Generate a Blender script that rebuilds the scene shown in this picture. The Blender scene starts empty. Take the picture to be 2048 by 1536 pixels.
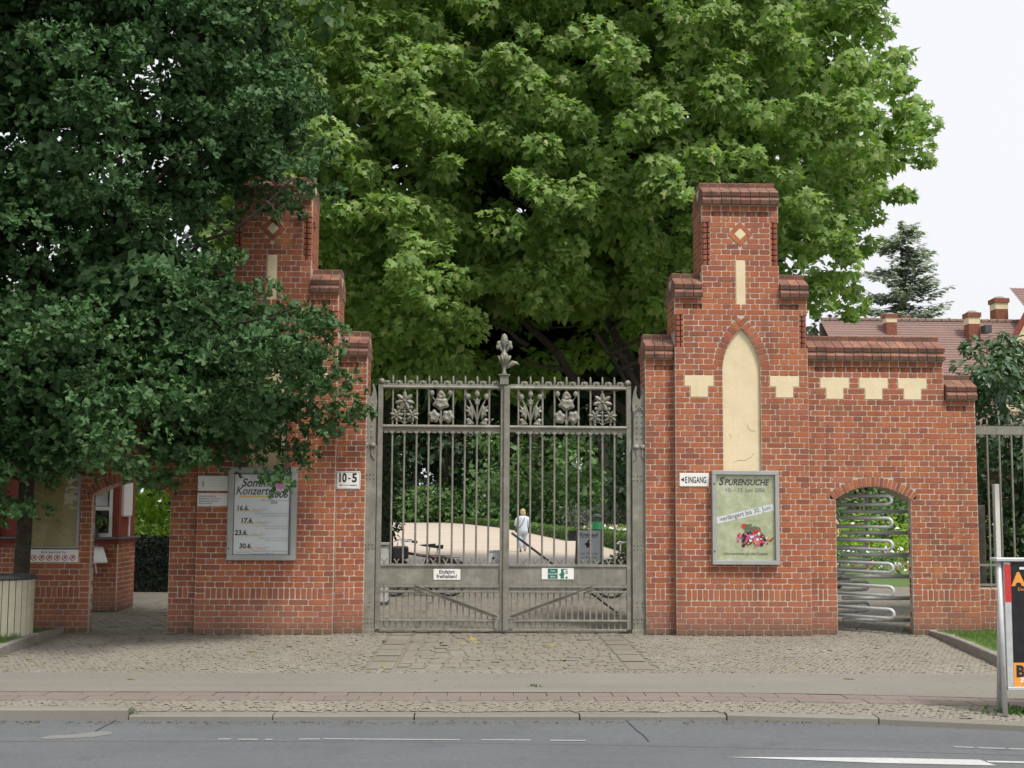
import bpy, bmesh, math, random
import numpy as np
from math import sin, cos, pi, radians, atan, tan, sqrt, atan2, hypot
from mathutils import Vector, Matrix
random.seed(7); RNG = np.random.default_rng(7)
S = bpy.context.scene
COL = S.collection

# ------------------------------------------------------------------ camera
F, D, H, PY = 2200., 14.8, 1.70, 832.
yaw = atan(59 / F); pitch = atan(181 / F); roll = radians(0.33)
fw = Vector((sin(yaw)*cos(pitch), cos(yaw)*cos(pitch), sin(pitch)))
r0 = Vector((cos(yaw), -sin(yaw), 0)); u0 = r0.cross(fw)
Rv = cos(roll)*r0 + sin(roll)*u0; Uv = -sin(roll)*r0 + cos(roll)*u0
cam = bpy.data.cameras.new('camera'); co = bpy.data.objects.new('camera', cam); COL.objects.link(co)
co.matrix_world = Matrix(((Rv.x, Uv.x, -fw.x, 0), (Rv.y, Uv.y, -fw.y, -D), (Rv.z, Uv.z, -fw.z, H), (0, 0, 0, 1)))
cam.sensor_width = 36; cam.lens = 36*F/2048; cam.shift_y = (PY-768)/2048; cam.clip_end = 3000; cam.clip_start = .1
S.camera = co
CP = Vector((0, -D, H))
def bp(x, y, Y):          # photo pixel -> X, Z on the plane at Y
    d = fw + Rv*((x-1024)/F) + Uv*((PY-y)/F); t = (Y+D)/d.y; p = CP + d*t
    return p.x, p.z
def gp(x, y, Z=0):        # photo pixel -> X, Y on the level Z
    d = fw + Rv*((x-1024)/F) + Uv*((PY-y)/F); t = (Z-H)/d.z; p = CP + d*t
    return p.x, p.y

# ------------------------------------------------------------------ sky, sun, exposure
SUN_EL, SUN_PHI = 59., 36.
W = bpy.data.worlds.new('World'); S.world = W; W.use_nodes = True
nt = W.node_tree; nt.nodes.clear()
sky = nt.nodes.new('ShaderNodeTexSky'); sky.sky_type = 'NISHITA'; sky.sun_disc = False
sky.sun_elevation = radians(SUN_EL); sky.sun_rotation = radians(180-SUN_PHI)
sky.air_density = 1.6; sky.dust_density = 6.0; sky.ozone_density = 1.0
hs = nt.nodes.new('ShaderNodeHueSaturation'); hs.inputs['Saturation'].default_value = .35; hs.inputs['Value'].default_value = 1.0
mixs = nt.nodes.new('ShaderNodeMix'); mixs.data_type = 'RGBA'; mixs.inputs[0].default_value = .72
mixs.inputs[7].default_value = (10.2, 10.3, 10.7, 1)      # the even haze layer of a white sky
bg = nt.nodes.new('ShaderNodeBackground'); bg.inputs['Strength'].default_value = .085
wo = nt.nodes.new('ShaderNodeOutputWorld')
nt.links.new(sky.outputs[0], hs.inputs['Color']); nt.links.new(hs.outputs[0], mixs.inputs[6])
nt.links.new(mixs.outputs[2], bg.inputs['Color']); nt.links.new(bg.outputs[0], wo.inputs['Surface'])
sl = bpy.data.lights.new('sun', 'SUN'); sl.energy = 2.5; sl.angle = radians(11); sl.color = (1, .95, .87)
so = bpy.data.objects.new('sun', sl); COL.objects.link(so)
so.rotation_euler = (radians(90-SUN_EL), 0, radians(SUN_PHI)); so.location = (6, -10, 20)
S.view_settings.view_transform = 'Standard'; S.view_settings.look = 'None'
S.view_settings.exposure = 0.42; S.view_settings.gamma = 1; S.view_settings.use_curve_mapping = False
S.cycles.max_bounces = 6; S.cycles.transparent_max_bounces = 12
try: S.cycles.use_denoising = True
except Exception: pass

# ------------------------------------------------------------------ materials
def srgb(r, g, b):
    f = lambda c: (c/255/12.92 if c/255 <= .04045 else ((c/255+.055)/1.055)**2.4)
    return (f(r), f(g), f(b), 1)
class NT:
    def __init__(s, name):
        s.m = bpy.data.materials.new(name); s.m.use_nodes = True; s.t = s.m.node_tree
        s.p = s.t.nodes['Principled BSDF']; s.out = s.t.nodes['Material Output']
    def n(s, ty, **kw):
        x = s.t.nodes.new('ShaderNode'+ty)
        for k, v in kw.items():
            if k in x.inputs and not hasattr(x, k): x.inputs[k].default_value = v
            else: setattr(x, k, v)
        return x
    def l(s, a, b): s.t.links.new(a, b)
    def noise(s, scale, detail=4, vec=None, rough=.6):
        x = s.n('TexNoise'); x.inputs['Scale'].default_value = scale; x.inputs['Detail'].default_value = detail
        x.inputs['Roughness'].default_value = rough
        s.l(vec or s.pos(), x.inputs['Vector']); return x.outputs['Fac']
    def svec(s, x, y, z):
        m = s.n('Mapping'); m.inputs['Scale'].default_value = (x, y, z); s.l(s.pos(), m.inputs['Vector']); return m.outputs[0]
    def pos(s):
        if not hasattr(s, '_p'): s._p = s.n('NewGeometry').outputs['Position']
        return s._p
    def ramp(s, fac, stops):
        x = s.n('ValToRGB'); e = x.color_ramp.elements
        while len(e) < len(stops): e.new(.5)
        for i, (p, c) in enumerate(stops):
            e[i].position = p; e[i].color = c if len(c) == 4 else (*c, 1)
        s.l(fac, x.inputs[0]); return x.outputs[0]
    def mix(s, f, a, b, blend='MIX'):
        x = s.n('Mix'); x.data_type = 'RGBA'; x.blend_type = blend
        for sock, v in ((x.inputs[0], f), (x.inputs[6], a), (x.inputs[7], b)):
            if hasattr(v, 'is_linked') or hasattr(v, 'links'): s.l(v, sock)
            elif isinstance(v, (int, float)): sock.default_value = v
            else: sock.default_value = v if len(v) == 4 else (*v, 1)
        return x.outputs[2]
    def math(s, op, a, b=0., c=None):
        x = s.n('Math'); x.operation = op
        for i, v in enumerate((a, b) if c is None else (a, b, c)):
            if hasattr(v, 'links'): s.l(v, x.inputs[i])
            else: x.inputs[i].default_value = v
        return x.outputs[0]
    def rnd(s, k=1.0):
        g = s.n('NewGeometry').outputs['Random Per Island']; o = s.n('ObjectInfo').outputs['Random']
        return s.math('FRACT', s.math('MULTIPLY', s.math('ADD', g, o), k))
    def bump(s, h, strength=.3, dist=.01):
        b = s.n('Bump'); b.inputs['Strength'].default_value = strength; b.inputs['Distance'].default_value = dist
        s.l(h, b.inputs['Height']); s.l(b.outputs[0], s.p.inputs['Normal'])
    def z(s):
        x = s.n('SeparateXYZ'); s.l(s.pos(), x.inputs[0]); return x.outputs[2]
    def base(s, c):
        if hasattr(c, 'links'): s.l(c, s.p.inputs['Base Color'])
        else: s.p.inputs['Base Color'].default_value = c if len(c) == 4 else (*c, 1)
        return s
def plain(name, c, rough=.6, metal=0., var=.12, scale=9, bump=0.):
    t = NT(name); c = tuple(c[:3])
    lo = tuple(x*(1-var) for x in c); hi = tuple(min(1, x*(1+var)) for x in c)
    t.base(t.ramp(t.noise(scale, 6), [(.3, lo), (.7, hi)])); t.p.inputs['Roughness'].default_value = rough; t.p.inputs['Metallic'].default_value = metal
    if bump: t.bump(t.noise(scale*6, 4), bump, .01)
    return t.m
def brick_mat(name, cols, grime=True, moss=0.):
    t = NT(name); n = len(cols); r = t.rnd(); r2 = t.rnd(7.31)
    c = t.ramp(r, [(i/(n-1), x) for i, x in enumerate(cols)])
    c = t.mix(t.math('MULTIPLY', t.math('POWER', r2, 4.0), .6), c, (.15, .045, .032), 'MIX')
    c = t.mix(t.ramp(t.noise(38, 5), [(.35, (0, 0, 0)), (.75, (.55, .55, .55))]), c, (.13, .05, .035))
    c = t.mix(t.ramp(t.noise(2.2, 5), [(.42, (0, 0, 0)), (.8, (.4, .4, .4))]), c, (.22, .07, .045))
    c = t.mix(t.ramp(t.noise(1.0, 5, t.svec(5, 5, .55)), [(.50, (0, 0, 0)), (.70, (.55, .55, .55))]), c, (.12, .055, .04))
    # smears of old mortar
    c = t.mix(t.ramp(t.noise(11, 3, rough=.75), [(.665, (0, 0, 0)), (.69, (.85, .85, .85))]), c, (.42, .33, .24))
    c = t.mix(t.ramp(t.noise(60, 3), [(.3, (.10, .10, .10)), (.55, (0, 0, 0))]), c, (.4, .27, .2))
    if grime:   # faded, salt bleached foot of the wall
        zz = t.math('ADD', t.z(), t.math('MULTIPLY', t.noise(1.7, 4), .7))
        c = t.mix(t.ramp(zz, [(.35, (.75, .75, .75)), (1.0, (0, 0, 0))]), c, (.27, .125, .088))
        c = t.mix(t.ramp(t.math('ADD', t.z(), t.math('MULTIPLY', t.noise(5, 4), .16)), [(.1, (.7, .7, .7)), (.26, (0, 0, 0))]), c, (.10, .075, .05))
    if moss:
        c = t.mix(t.ramp(t.noise(6, 6), [(.42, (0, 0, 0)), (.68, (moss, moss, moss))]), c, (.07, .045, .03))
    t.base(c); t.p.inputs['Roughness'].default_value = .85
    t.bump(t.noise(90, 6), .5, .004)
    return t.m
M = {}
M['brick'] = brick_mat('brick', [(.43, .115, .045), (.48, .145, .055), (.52, .18, .070), (.44, .125, .050), (.37, .11, .060), (.50, .16, .060), (.31, .095, .058), (.46, .135, .050), (.42, .15, .09)])
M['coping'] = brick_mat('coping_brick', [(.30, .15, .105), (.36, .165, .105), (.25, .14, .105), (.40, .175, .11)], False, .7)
M['upright_edge'] = brick_mat('dark_brick_edge', [(.15, .075, .05), (.20, .085, .055), (.12, .07, .05)], False, .9)
M['brick_glazed'] = brick_mat('glazed_brick', [(.36, .10, .06), (.30, .09, .055), (.42, .11, .05)], False, 0)
def mortar():
    t = NT('mortar'); c = t.ramp(t.noise(7, 6), [(.3, (.44, .37, .29)), (.7, (.64, .55, .45))])
    c = t.mix(t.ramp(t.noise(1.3, 3), [(.4, (0, 0, 0)), (.8, (.5, .5, .5))]), c, (.25, .2, .16))
    c = t.mix(t.ramp(t.math('ADD', t.z(), t.math('MULTIPLY', t.noise(3, 4), .3)), [(.2, (.7, .7, .7)), (.6, (0, 0, 0))]), c, (.2, .16, .12))
    t.base(c); t.p.inputs['Roughness'].default_value = .95; t.bump(t.noise(120, 4), .5, .003); return t.m
M['mortar'] = mortar()
def plaster():
    t = NT('cream_plaster'); c = t.ramp(t.noise(3, 7), [(.3, (.68, .56, .35)), (.7, (.77, .66, .45))])
    c = t.mix(t.ramp(t.noise(14, 8, rough=.8), [(.62, (0, 0, 0)), (.72, (.35, .35, .35))]), c, (.45, .35, .2))
    c = t.mix(t.ramp(t.noise(1.0, 6, t.svec(16, 16, 1.1)), [(.55, (0, 0, 0)), (.8, (.28, .28, .28))]), c, (.50, .38, .22))
    wv = t.noise(4.5, 3); c = t.mix(t.ramp(wv, [(.497, (0, 0, 0)), (.5, (.45, .45, .45)), (.503, (0, 0, 0))]), c, (.3, .22, .12))
    t.base(c); t.p.inputs['Roughness'].default_value = .8; t.bump(t.noise(26, 6), .35, .006); return t.m
M['plaster'] = plaster()
def iron():
    t = NT('painted_iron'); c = t.ramp(t.noise(5, 8, rough=.7), [(.25, (.15, .147, .118)), (.5, (.225, .22, .182)), (.8, (.37, .36, .31))])
    c = t.mix(t.ramp(t.noise(30, 8, rough=.8), [(.56, (0, 0, 0)), (.7, (.7, .7, .7))]), c, (.11, .075, .04))
    c = t.mix(t.ramp(t.noise(1.0, 5, t.svec(22, 22, 1.5)), [(.5, (0, 0, 0)), (.72, (.5, .5, .5))]), c, (.15, .125, .085))
    t.base(c); t.p.inputs['Roughness'].default_value = .55; t.p.inputs['Metallic'].default_value = .15; t.bump(t.noise(60, 5), .25, .004); return t.m
M['iron'] = iron()
M['steel'] = plain('galvanised_steel', (.52, .53, .53), .5, .2, .12, 14)
M['steel_dark'] = plain('dark_steel', (.09, .095, .1), .5, .4)
M['alu'] = plain('aluminium_frame', (.36, .37, .36), .5, .15, .08, 5)
M['white'] = plain('white_enamel', (.80, .79, .76), .35, 0, .04, 3)
M['paper'] = plain('paper', (.66, .70, .72), .7, 0, .05, 2)
M['ink'] = plain('black_ink', (.02, .02, .022), .6)
M['ink_grey'] = plain('grey_ink', (.13, .13, .13), .7)
M['ink_pale'] = plain('pale_ink', (.35, .36, .36), .7)
M['yellow'] = plain('yellow_print', (.72, .50, .05), .6)
M['pink'] = plain('pink_print', (.62, .12, .32), .6, 0, .3, 60)
M['pinkpale'] = plain('pale_pink_print', (.72, .35, .5), .6, 0, .3, 60)
M['red'] = plain('red_print', (.55, .035, .03), .6, 0, .3, 40)
M['orange'] = plain('orange_print', (.80, .32, .05), .55)
M['green_sign'] = plain('green_print', (.02, .16, .11), .5, 0, .1)
M['blackp'] = plain('black_poster', (.015, .014, .016), .35, 0, .4, 12)
M['redbrown'] = plain('red_render', (.22, .045, .03), .8, 0, .15, 7, .2)
M['rubber'] = plain('rubber', (.012, .012, .013), .6)
M['blackpaint'] = plain('black_paint', (.015, .015, .017), .3)
M['redpaint'] = plain('dark_red_paint', (.07, .010, .012), .4)
M['bark'] = plain('bark', (.055, .045, .035), .95, 0, .4, 14, .8)
M['wood'] = plain('grey_timber', (.14, .12, .10), .9, 0, .3, 10, .5)
M['slats'] = plain('white_slats', (.56, .52, .40), .6, 0, .1, 8)
M['stone'] = plain('granite', (.24, .225, .20), .85, 0, .25, 22, .4)
M['slate'] = plain('slate_sill', (.11, .115, .12), .6, 0, .2, 12)
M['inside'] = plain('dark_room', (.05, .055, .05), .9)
def glass():
    t = NT('window_glass'); t.t.nodes.remove(t.p)
    tr = t.n('BsdfTransparent'); gl = t.n('BsdfGlossy'); gl.inputs['Roughness'].default_value = .03
    lw = t.n('LayerWeight'); mx = t.n('MixShader')
    t.l(t.math('ADD', t.math('MULTIPLY', t.math('POWER', lw.outputs['Facing'], 4.0), .6), .045), mx.inputs[0]); t.l(tr.outputs[0], mx.inputs[1]); t.l(gl.outputs[0], mx.inputs[2]); t.l(mx.outputs[0], t.out.inputs[0])
    return t.m
M['glass'] = glass()
def leafmat(name, cols, trans=.3, spec=.4, rough=.5, tcol=1.5):
    t = NT(name); n = len(cols); r = t.rnd()
    c = t.ramp(r, [(i/(n-1), x) for i, x in enumerate(cols)])
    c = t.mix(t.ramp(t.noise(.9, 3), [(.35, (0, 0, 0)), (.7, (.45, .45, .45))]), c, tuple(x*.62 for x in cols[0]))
    t.base(c); t.p.inputs['Roughness'].default_value = rough; t.p.inputs['Specular IOR Level'].default_value = spec
    tl = t.n('BsdfTranslucent'); t.l(t.mix(1.0, c, (tcol*.9, tcol, tcol*.45), 'MULTIPLY'), tl.inputs[0])
    mx = t.n('MixShader'); mx.inputs[0].default_value = trans
    t.l(t.p.outputs[0], mx.inputs[1]); t.l(tl.outputs[0], mx.inputs[2]); t.l(mx.outputs[0], t.out.inputs[0])
    return t.m
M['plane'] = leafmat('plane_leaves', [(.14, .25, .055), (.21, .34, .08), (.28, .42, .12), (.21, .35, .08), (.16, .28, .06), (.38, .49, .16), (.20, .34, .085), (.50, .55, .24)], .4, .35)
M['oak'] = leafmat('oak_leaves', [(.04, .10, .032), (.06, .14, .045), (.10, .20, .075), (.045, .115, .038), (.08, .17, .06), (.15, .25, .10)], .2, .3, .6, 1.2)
M['dark'] = leafmat('dark_leaves', [(.018, .042, .016), (.028, .06, .022), (.035, .075, .024)], .2)  # dark leaf colour, stands in for canopy shade on the background trees
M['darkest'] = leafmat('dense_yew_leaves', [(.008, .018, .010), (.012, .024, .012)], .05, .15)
M['shaded_core'] = plain('shaded_twigs', (.012, .013, .010), .95)  # near-black hedge core, the shade between the twigs is put into its colour
M['mid'] = leafmat('far_leaves', [(.06, .13, .035), (.08, .17, .045), (.11, .21, .055), (.15, .26, .08)], .3)
M['shrub'] = leafmat('shrub_leaves', [(.035, .085, .035), (.055, .12, .05), (.085, .165, .07), (.045, .10, .04), (.14, .19, .10)], .2, .5, .4)
M['bright'] = leafmat('bright_leaves', [(.19, .32, .03), (.26, .40, .035), (.32, .46, .05)], .4)
M['box'] = leafmat('box_leaves', [(.06, .13, .02), (.09, .18, .03), (.13, .24, .04)], .2)
M['fir'] = leafmat('hazed_fir_needles', [(.26, .31, .29), (.31, .36, .32), (.37, .42, .35)], .3, .2)  # needle colour lightened to stand in for distance haze
M['grass'] = leafmat('grass', [(.06, .13, .02), (.09, .18, .03), (.12, .23, .04), (.15, .21, .06)], .25)
M['bed'] = leafmat('bed_leaves', [(.09, .16, .04), (.14, .22, .06), (.2, .27, .09), (.12, .2, .06)], .25)
M['purple'] = leafmat('lavender', [(.16, .14, .18), (.13, .17, .09), (.2, .16, .2)], .2)
M['fl_white'] = plain('white_petals', (.75, .75, .68), .6)
M['fl_red'] = plain('red_petals', (.5, .04, .05), .6)
M['fl_pink'] = plain('pink_petals', (.7, .35, .33), .6)
def ground_mat(name, a, b, sc=14, bump=.3, spots=None):
    t = NT(name); c = t.ramp(t.noise(sc, 10, rough=.75), [(.3, a), (.7, b)])
    c = t.mix(t.ramp(t.noise(.55, 5), [(.35, (0, 0, 0)), (.75, (.45, .45, .45))]), c, tuple(x*.72 for x in a))
    c = t.mix(t.ramp(t.noise(160, 2), [(.6, (0, 0, 0)), (.75, (.5, .5, .5))]), c, tuple(min(1, x*1.6) for x in b))
    c = t.mix(t.ramp(t.noise(1.0, 6, t.svec(.12, 1.6, 1)), [(.4, (0, 0, 0)), (.75, (.4, .4, .4))]), c, tuple(x*.68 for x in a))
    if spots: c = t.mix(t.ramp(t.noise(2.5, 8, rough=.7), [(.55, (0, 0, 0)), (.7, (.7, .7, .7))]), c, spots)
    t.base(c); t.p.inputs['Roughness'].default_value = .9; t.bump(t.noise(140, 5), bump, .006); return t.m
M['asphalt'] = ground_mat('asphalt', (.10, .108, .117), (.16, .168, .178), 34, .5, (.085, .09, .098))
M['bed_sand'] = ground_mat('jointing_sand', (.195, .175, .142), (.255, .23, .19), 30, .5, (.06, .07, .03))
M['seam'] = plain('road_seam', (.12, .125, .13), .9)
M['tar'] = plain('tar_crack', (.055, .057, .06), .8)
M['path'] = ground_mat('sand_path', (.44, .37, .29), (.56, .48, .39), 8)
M['court'] = ground_mat('court_paving', (.34, .325, .30), (.46, .44, .41), 5)
M['patch'] = ground_mat('road_patch', (.17, .17, .165), (.22, .22, .21), 20)
M['walk'] = ground_mat('smooth_paving', (.20, .186, .16), (.255, .238, .207), 16, .3)
M['soil'] = ground_mat('soil', (.05, .04, .03), (.10, .08, .05), 12)
M['lawn'] = ground_mat('lawn', (.07, .13, .025), (.12, .20, .04), 6)
def stone_mat(name, cols):
    t = NT(name); n = len(cols); c = t.ramp(t.rnd(), [(i/(n-1), x) for i, x in enumerate(cols)])
    c = t.mix(t.ramp(t.noise(.8, 5), [(.35, (0, 0, 0)), (.75, (.5, .5, .5))]), c, (.15, .13, .10))
    c = t.mix(t.ramp(t.noise(70, 6), [(.35, (0, 0, 0)), (.75, (.4, .4, .4))]), c, (.13, .12, .1))
    t.base(c); t.p.inputs['Roughness'].default_value = .85; t.bump(t.noise(80, 5), .4, .005); return t.m
M['cobble'] = stone_mat('cobble_granite', [(.25, .228, .19), (.285, .26, .22), (.235, .212, .175), (.265, .243, .20), (.30, .277, .235)])
M['sett'] = stone_mat('sett_stone', [(.235, .212, .175), (.26, .237, .195), (.22, .197, .16), (.25, .225, .185)])
M['redpave'] = stone_mat('red_paver', [(.22, .175, .157), (.24, .19, .168), (.21, .17, .152)])
M['kerb'] = stone_mat('kerb_granite', [(.215, .203, .175), (.245, .23, .20), (.20, .19, .165)])
M['paint'] = ground_mat('road_paint', (.42, .43, .43), (.62, .63, .62), 20, .2)
M['dash'] = ground_mat('worn_road_paint', (.24, .25, .26), (.46, .47, .47), 40, .2)

# ------------------------------------------------------------------ object helpers
def tag(o, label=None, cat=None, group=None, kind=None):
    if label: o['label'] = label
    if cat: o['category'] = cat
    if group: o['group'] = group
    if kind: o['kind'] = kind
    return o
def empty(name, loc=(0, 0, 0), label=None, cat=None, group=None, rz=0):
    o = bpy.data.objects.new(name, None); COL.objects.link(o); o.location = loc; o.rotation_euler.z = rz
    o.empty_display_size = .1
    return tag(o, label, cat, group)
def link(name, me, parent=None, mat4=None):
    o = bpy.data.objects.new(name, me); COL.objects.link(o)
    if parent: o.parent = parent
    if mat4 is not None: o.matrix_basis = mat4
    return o
def copy_tree(o, parent=None):
    c = o.copy(); COL.objects.link(c)
    if parent: c.parent = parent
    for ch in list(o.children): copy_tree(ch, c)
    return c
class MB:
    """collects shapes; build() links them as one mesh object"""
    def __init__(s): s.v = []; s.f = []
    def add(s, vs, fs):
        n = len(s.v); s.v += [tuple(p) for p in vs]; s.f += [tuple(i+n for i in f) for f in fs]; return s
    def box(s, x0, x1, y0, y1, z0, z1):
        return s.add([(x0,y0,z0),(x1,y0,z0),(x1,y1,z0),(x0,y1,z0),(x0,y0,z1),(x1,y0,z1),(x1,y1,z1),(x0,y1,z1)],
                     [(0,3,2,1),(4,5,6,7),(0,1,5,4),(1,2,6,5),(2,3,7,6),(3,0,4,7)])
    def prism(s, pts, y0, y1):      # outline in X,Z extruded along Y
        n = len(pts); a = sum(pts[i][0]*pts[(i+1) % n][1]-pts[(i+1) % n][0]*pts[i][1] for i in range(n))
        if a < 0: pts = pts[::-1]
        return s.add([(x, y0, z) for x, z in pts]+[(x, y1, z) for x, z in pts],
                     [tuple(range(n)), tuple(range(2*n-1, n-1, -1))]+[(i, i+n, (i+1) % n+n, (i+1) % n) for i in range(n)])
    def tube(s, pts, r, n=8, caps=True):
        pts = [Vector(p) for p in pts]; rs = r if isinstance(r, (list, tuple)) else [r]*len(pts); base = len(s.v); vs = []
        prev = None
        for i, p in enumerate(pts):
            t = (pts[min(i+1, len(pts)-1)]-pts[max(i-1, 0)]).normalized()
            a = (prev - t*prev.dot(t)) if prev else t.orthogonal()
            if a.length < 1e-5: a = t.orthogonal()
            a.normalize(); prev = a; b = t.cross(a)
            vs += [p+(a*cos(2*pi*k/n)+b*sin(2*pi*k/n))*rs[i] for k in range(n)]
        fs = [(i*n+k, i*n+(k+1) % n, (i+1)*n+(k+1) % n, (i+1)*n+k) for i in range(len(pts)-1) for k in range(n)]
        if caps: fs += [tuple(range(n-1, -1, -1)), tuple((len(pts)-1)*n+k for k in range(n))]
        return s.add(vs, fs)
    def lathe(s, prof, c=(0, 0, 0), n=12, axis='z'):
        vs = []; c = Vector(c)
        for r, h in prof:
            for k in range(n):
                a = 2*pi*k/n; p = (r*cos(a), r*sin(a), h)
                if axis == 'y': p = (p[0], p[2], p[1])
                if axis == 'x': p = (p[2], p[0], p[1])
                vs.append(c+Vector(p))
        m = len(prof)
        return s.add(vs, [(i*n+k, i*n+(k+1) % n, (i+1)*n+(k+1) % n, (i+1)*n+k) for i in range(m-1) for k in range(n)]+[tuple(range(n-1, -1, -1)), tuple((m-1)*n+k for k in range(n))])
    def ball(s, c, r, n=8, m=5):
        rx, ry, rz = r if isinstance(r, tuple) else (r, r, r); c = Vector(c); vs = []
        for i in range(1, m):
            t = pi*i/m
            vs += [c+Vector((rx*sin(t)*cos(2*pi*k/n), ry*sin(t)*sin(2*pi*k/n), rz*cos(t))) for k in range(n)]
        vs += [c+Vector((0, 0, rz)), c-Vector((0, 0, rz))]; T = (m-1)*n
        fs = [(i*n+k, (i+1)*n+k, (i+1)*n+(k+1) % n, i*n+(k+1) % n) for i in range(m-2) for k in range(n)]
        fs += [(k, (k+1) % n, T) for k in range(n)]+[((m-2)*n+(k+1) % n, (m-2)*n+k, T+1) for k in range(n)]
        return s.add(vs, fs)
    def mesh(s, name, mat, smooth=False):
        me = bpy.data.meshes.new(name); me.from_pydata(s.v, [], s.f); me.materials.append(M[mat] if isinstance(mat, str) else mat)
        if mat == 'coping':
            me.materials.append(M['upright_edge']); me.update()
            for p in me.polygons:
                if abs(p.normal.y) > .93 and p.area < .013: p.material_index = 1  # upright coping faces take a darker brick colour
        if smooth: me.polygons.foreach_set('use_smooth', [True]*len(me.polygons))
        me.update(); return me
    def build(s, name, mat, parent=None, smooth=False, bevel=0.):
        o = link(name, s.mesh(name, mat, smooth), parent)
        if bevel:
            b = o.modifiers.new('b', 'BEVEL'); b.width = bevel; b.segments = 1; b.limit_method = 'ANGLE'
        return o
def box(name, mat, x0, x1, y0, y1, z0, z1, parent=None, bevel=0.):
    return MB().box(x0, x1, y0, y1, z0, z1).build(name, mat, parent, bevel=bevel)
def np_mesh(name, V, Fq, mat):    # V (n,3), Fq (m,k) same-size faces
    me = bpy.data.meshes.new(name); k = Fq.shape[1]
    me.vertices.add(len(V)); me.vertices.foreach_set('co', V.astype(np.float32).ravel())
    me.loops.add(Fq.size); me.loops.foreach_set('vertex_index', Fq.astype(np.int32).ravel())
    me.polygons.add(len(Fq)); me.polygons.foreach_set('loop_start', np.arange(0, Fq.size, k, dtype=np.int32))
    me.update(calc_edges=True); me.materials.append(M[mat]); return me
FONT = {}
def text(name, s, size, x, y, z, mat, parent, align='CENTER', shear=0., rot=0., sx=1., bold=0., normal=None):
    """flat lettering standing upright, facing -Y; x,z = baseline anchor"""
    c = bpy.data.curves.new('t', 'FONT'); c.body = s; c.size = size; c.align_x = align; c.shear = shear; c.offset = bold
    c.resolution_u = 3
    o = bpy.data.objects.new('t', c); COL.objects.link(o)
    bpy.context.view_layer.update()
    me = bpy.data.meshes.new_from_object(o.evaluated_get(bpy.context.evaluated_depsgraph_get()))
    bpy.data.objects.remove(o); bpy.data.curves.remove(c)
    me.name = name; me.materials.clear(); me.materials.append(M[mat])
    return link(name, me, parent, Matrix.Translation((x, y, z)) @ Matrix.Rotation(-rot, 4, 'Y') @ Matrix.Rotation(pi/2, 4, 'X') @ Matrix.Diagonal((sx, 1, 1, 1)))

# ------------------------------------------------------------------ bricks
CR, JT = .076, .0095
def brick_variant(w, h, seed, dep=.05):
    r = random.Random(seed); a, b = w/2, h/2; k = min(.011, h*.18)
    j = lambda m=.0012: r.uniform(-m, m)
    oc = [(-a+k, -b), (a-k, -b), (a, -b+k), (a, b-k), (a-k, b), (-a+k, b), (-a, b-k), (-a, -b+k)]
    oc = [(x+j(), z+j()) for x, z in oc]; y = j(.001)
    fr = [(x*(1-.006/w), y+j(.0006), z*(1-.006/h)) for x, z in oc]
    vs = fr+[(x, .0035, z) for x, z in oc]+[(x, dep, z) for x, z in oc]
    fs = [(0,1,2,3,4,5,6,7)]+[(8+i, 8+(i+1) % 8, (i+1) % 8, i) for i in range(8)]+[(16+i, 16+(i+1) % 8, 8+(i+1) % 8, 8+i) for i in range(8)]
    m = MB(); m.add(vs, fs); return m
SHAPES = {}
def shape(key):
    if key not in SHAPES:
        w, h = {'header': (.1205, .0665), 'stretcher': (.2505, .0665), 'soldier': (.0665, .1425)}[key]
        SHAPES[key] = [[brick_variant(w, h, hash(key) % 97*0+i*13+len(key)), {}, (w, h)] for i in range(5)]
    return SHAPES[key]
class Bricks:
    """every brick is recorded, the largest 300 in view become objects, the rest one mesh"""
    def __init__(s, parent, name='brick', mat='brick', rest='brickwork', limit=300): s.l = []; s.p = parent; s.name = name; s.mat = mat; s.rest = rest; s.lim = limit
    def put(s, kind, w, h, c, ang=0., roll=0.):
        """c = centre of front face; ang = rotation about Z of outward normal (0 faces -Y); roll = turn in the wall plane"""
        key = kind; v = random.randrange(5); sh = shape(key)[v]; W0, H0 = sh[2]
        tilt = Matrix.Rotation(random.gauss(0, .003), 4, 'Y') @ Matrix.Rotation(random.gauss(0, .004), 4, 'Z')
        m = Matrix.Translation(c) @ Matrix.Rotation(ang, 4, 'Z') @ Matrix.Rotation(-roll, 4, 'Y') @ tilt @ Matrix.Translation((0, random.uniform(-.0012, .0012), 0)) @ Matrix.Diagonal((w/W0, 1, h/H0, 1))
        facing = cos(ang); d = Vector(c)-CP
        nrm = Vector((sin(ang), -cos(ang), 0)); vis = max(0, -(d.normalized().dot(nrm)))
        s.l.append((w*h*vis/d.length_squared + (0 if facing > .5 else -1), key, v, m))
    def custom(s, me_mb, m, score): s.l.append((score, me_mb, None, m))
    def emit(s):
        s.l.sort(key=lambda t: -t[0])
        for sc, key, v, m in s.l[:s.lim]:
            if v is None:
                if not hasattr(key, 'me'): key.me = key.mesh(s.name, s.mat)
                me = key.me
            else:
                sh = shape(key)[v]
                if s.mat not in sh[1]: sh[1][s.mat] = sh[0].mesh(s.name, s.mat)
                me = sh[1][s.mat]
            link(s.name, me, s.p, m)
        rest = s.l[s.lim:]
        if rest:
            mb = MB()
            for sc, key, v, m in rest:
                src = key if v is None else shape(key)[v][0]
                mb.add([m @ Vector(p) for p in src.v], src.f)
            o = mb.build(s.rest, s.mat, s.p); o['kind'] = 'stuff'
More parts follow.
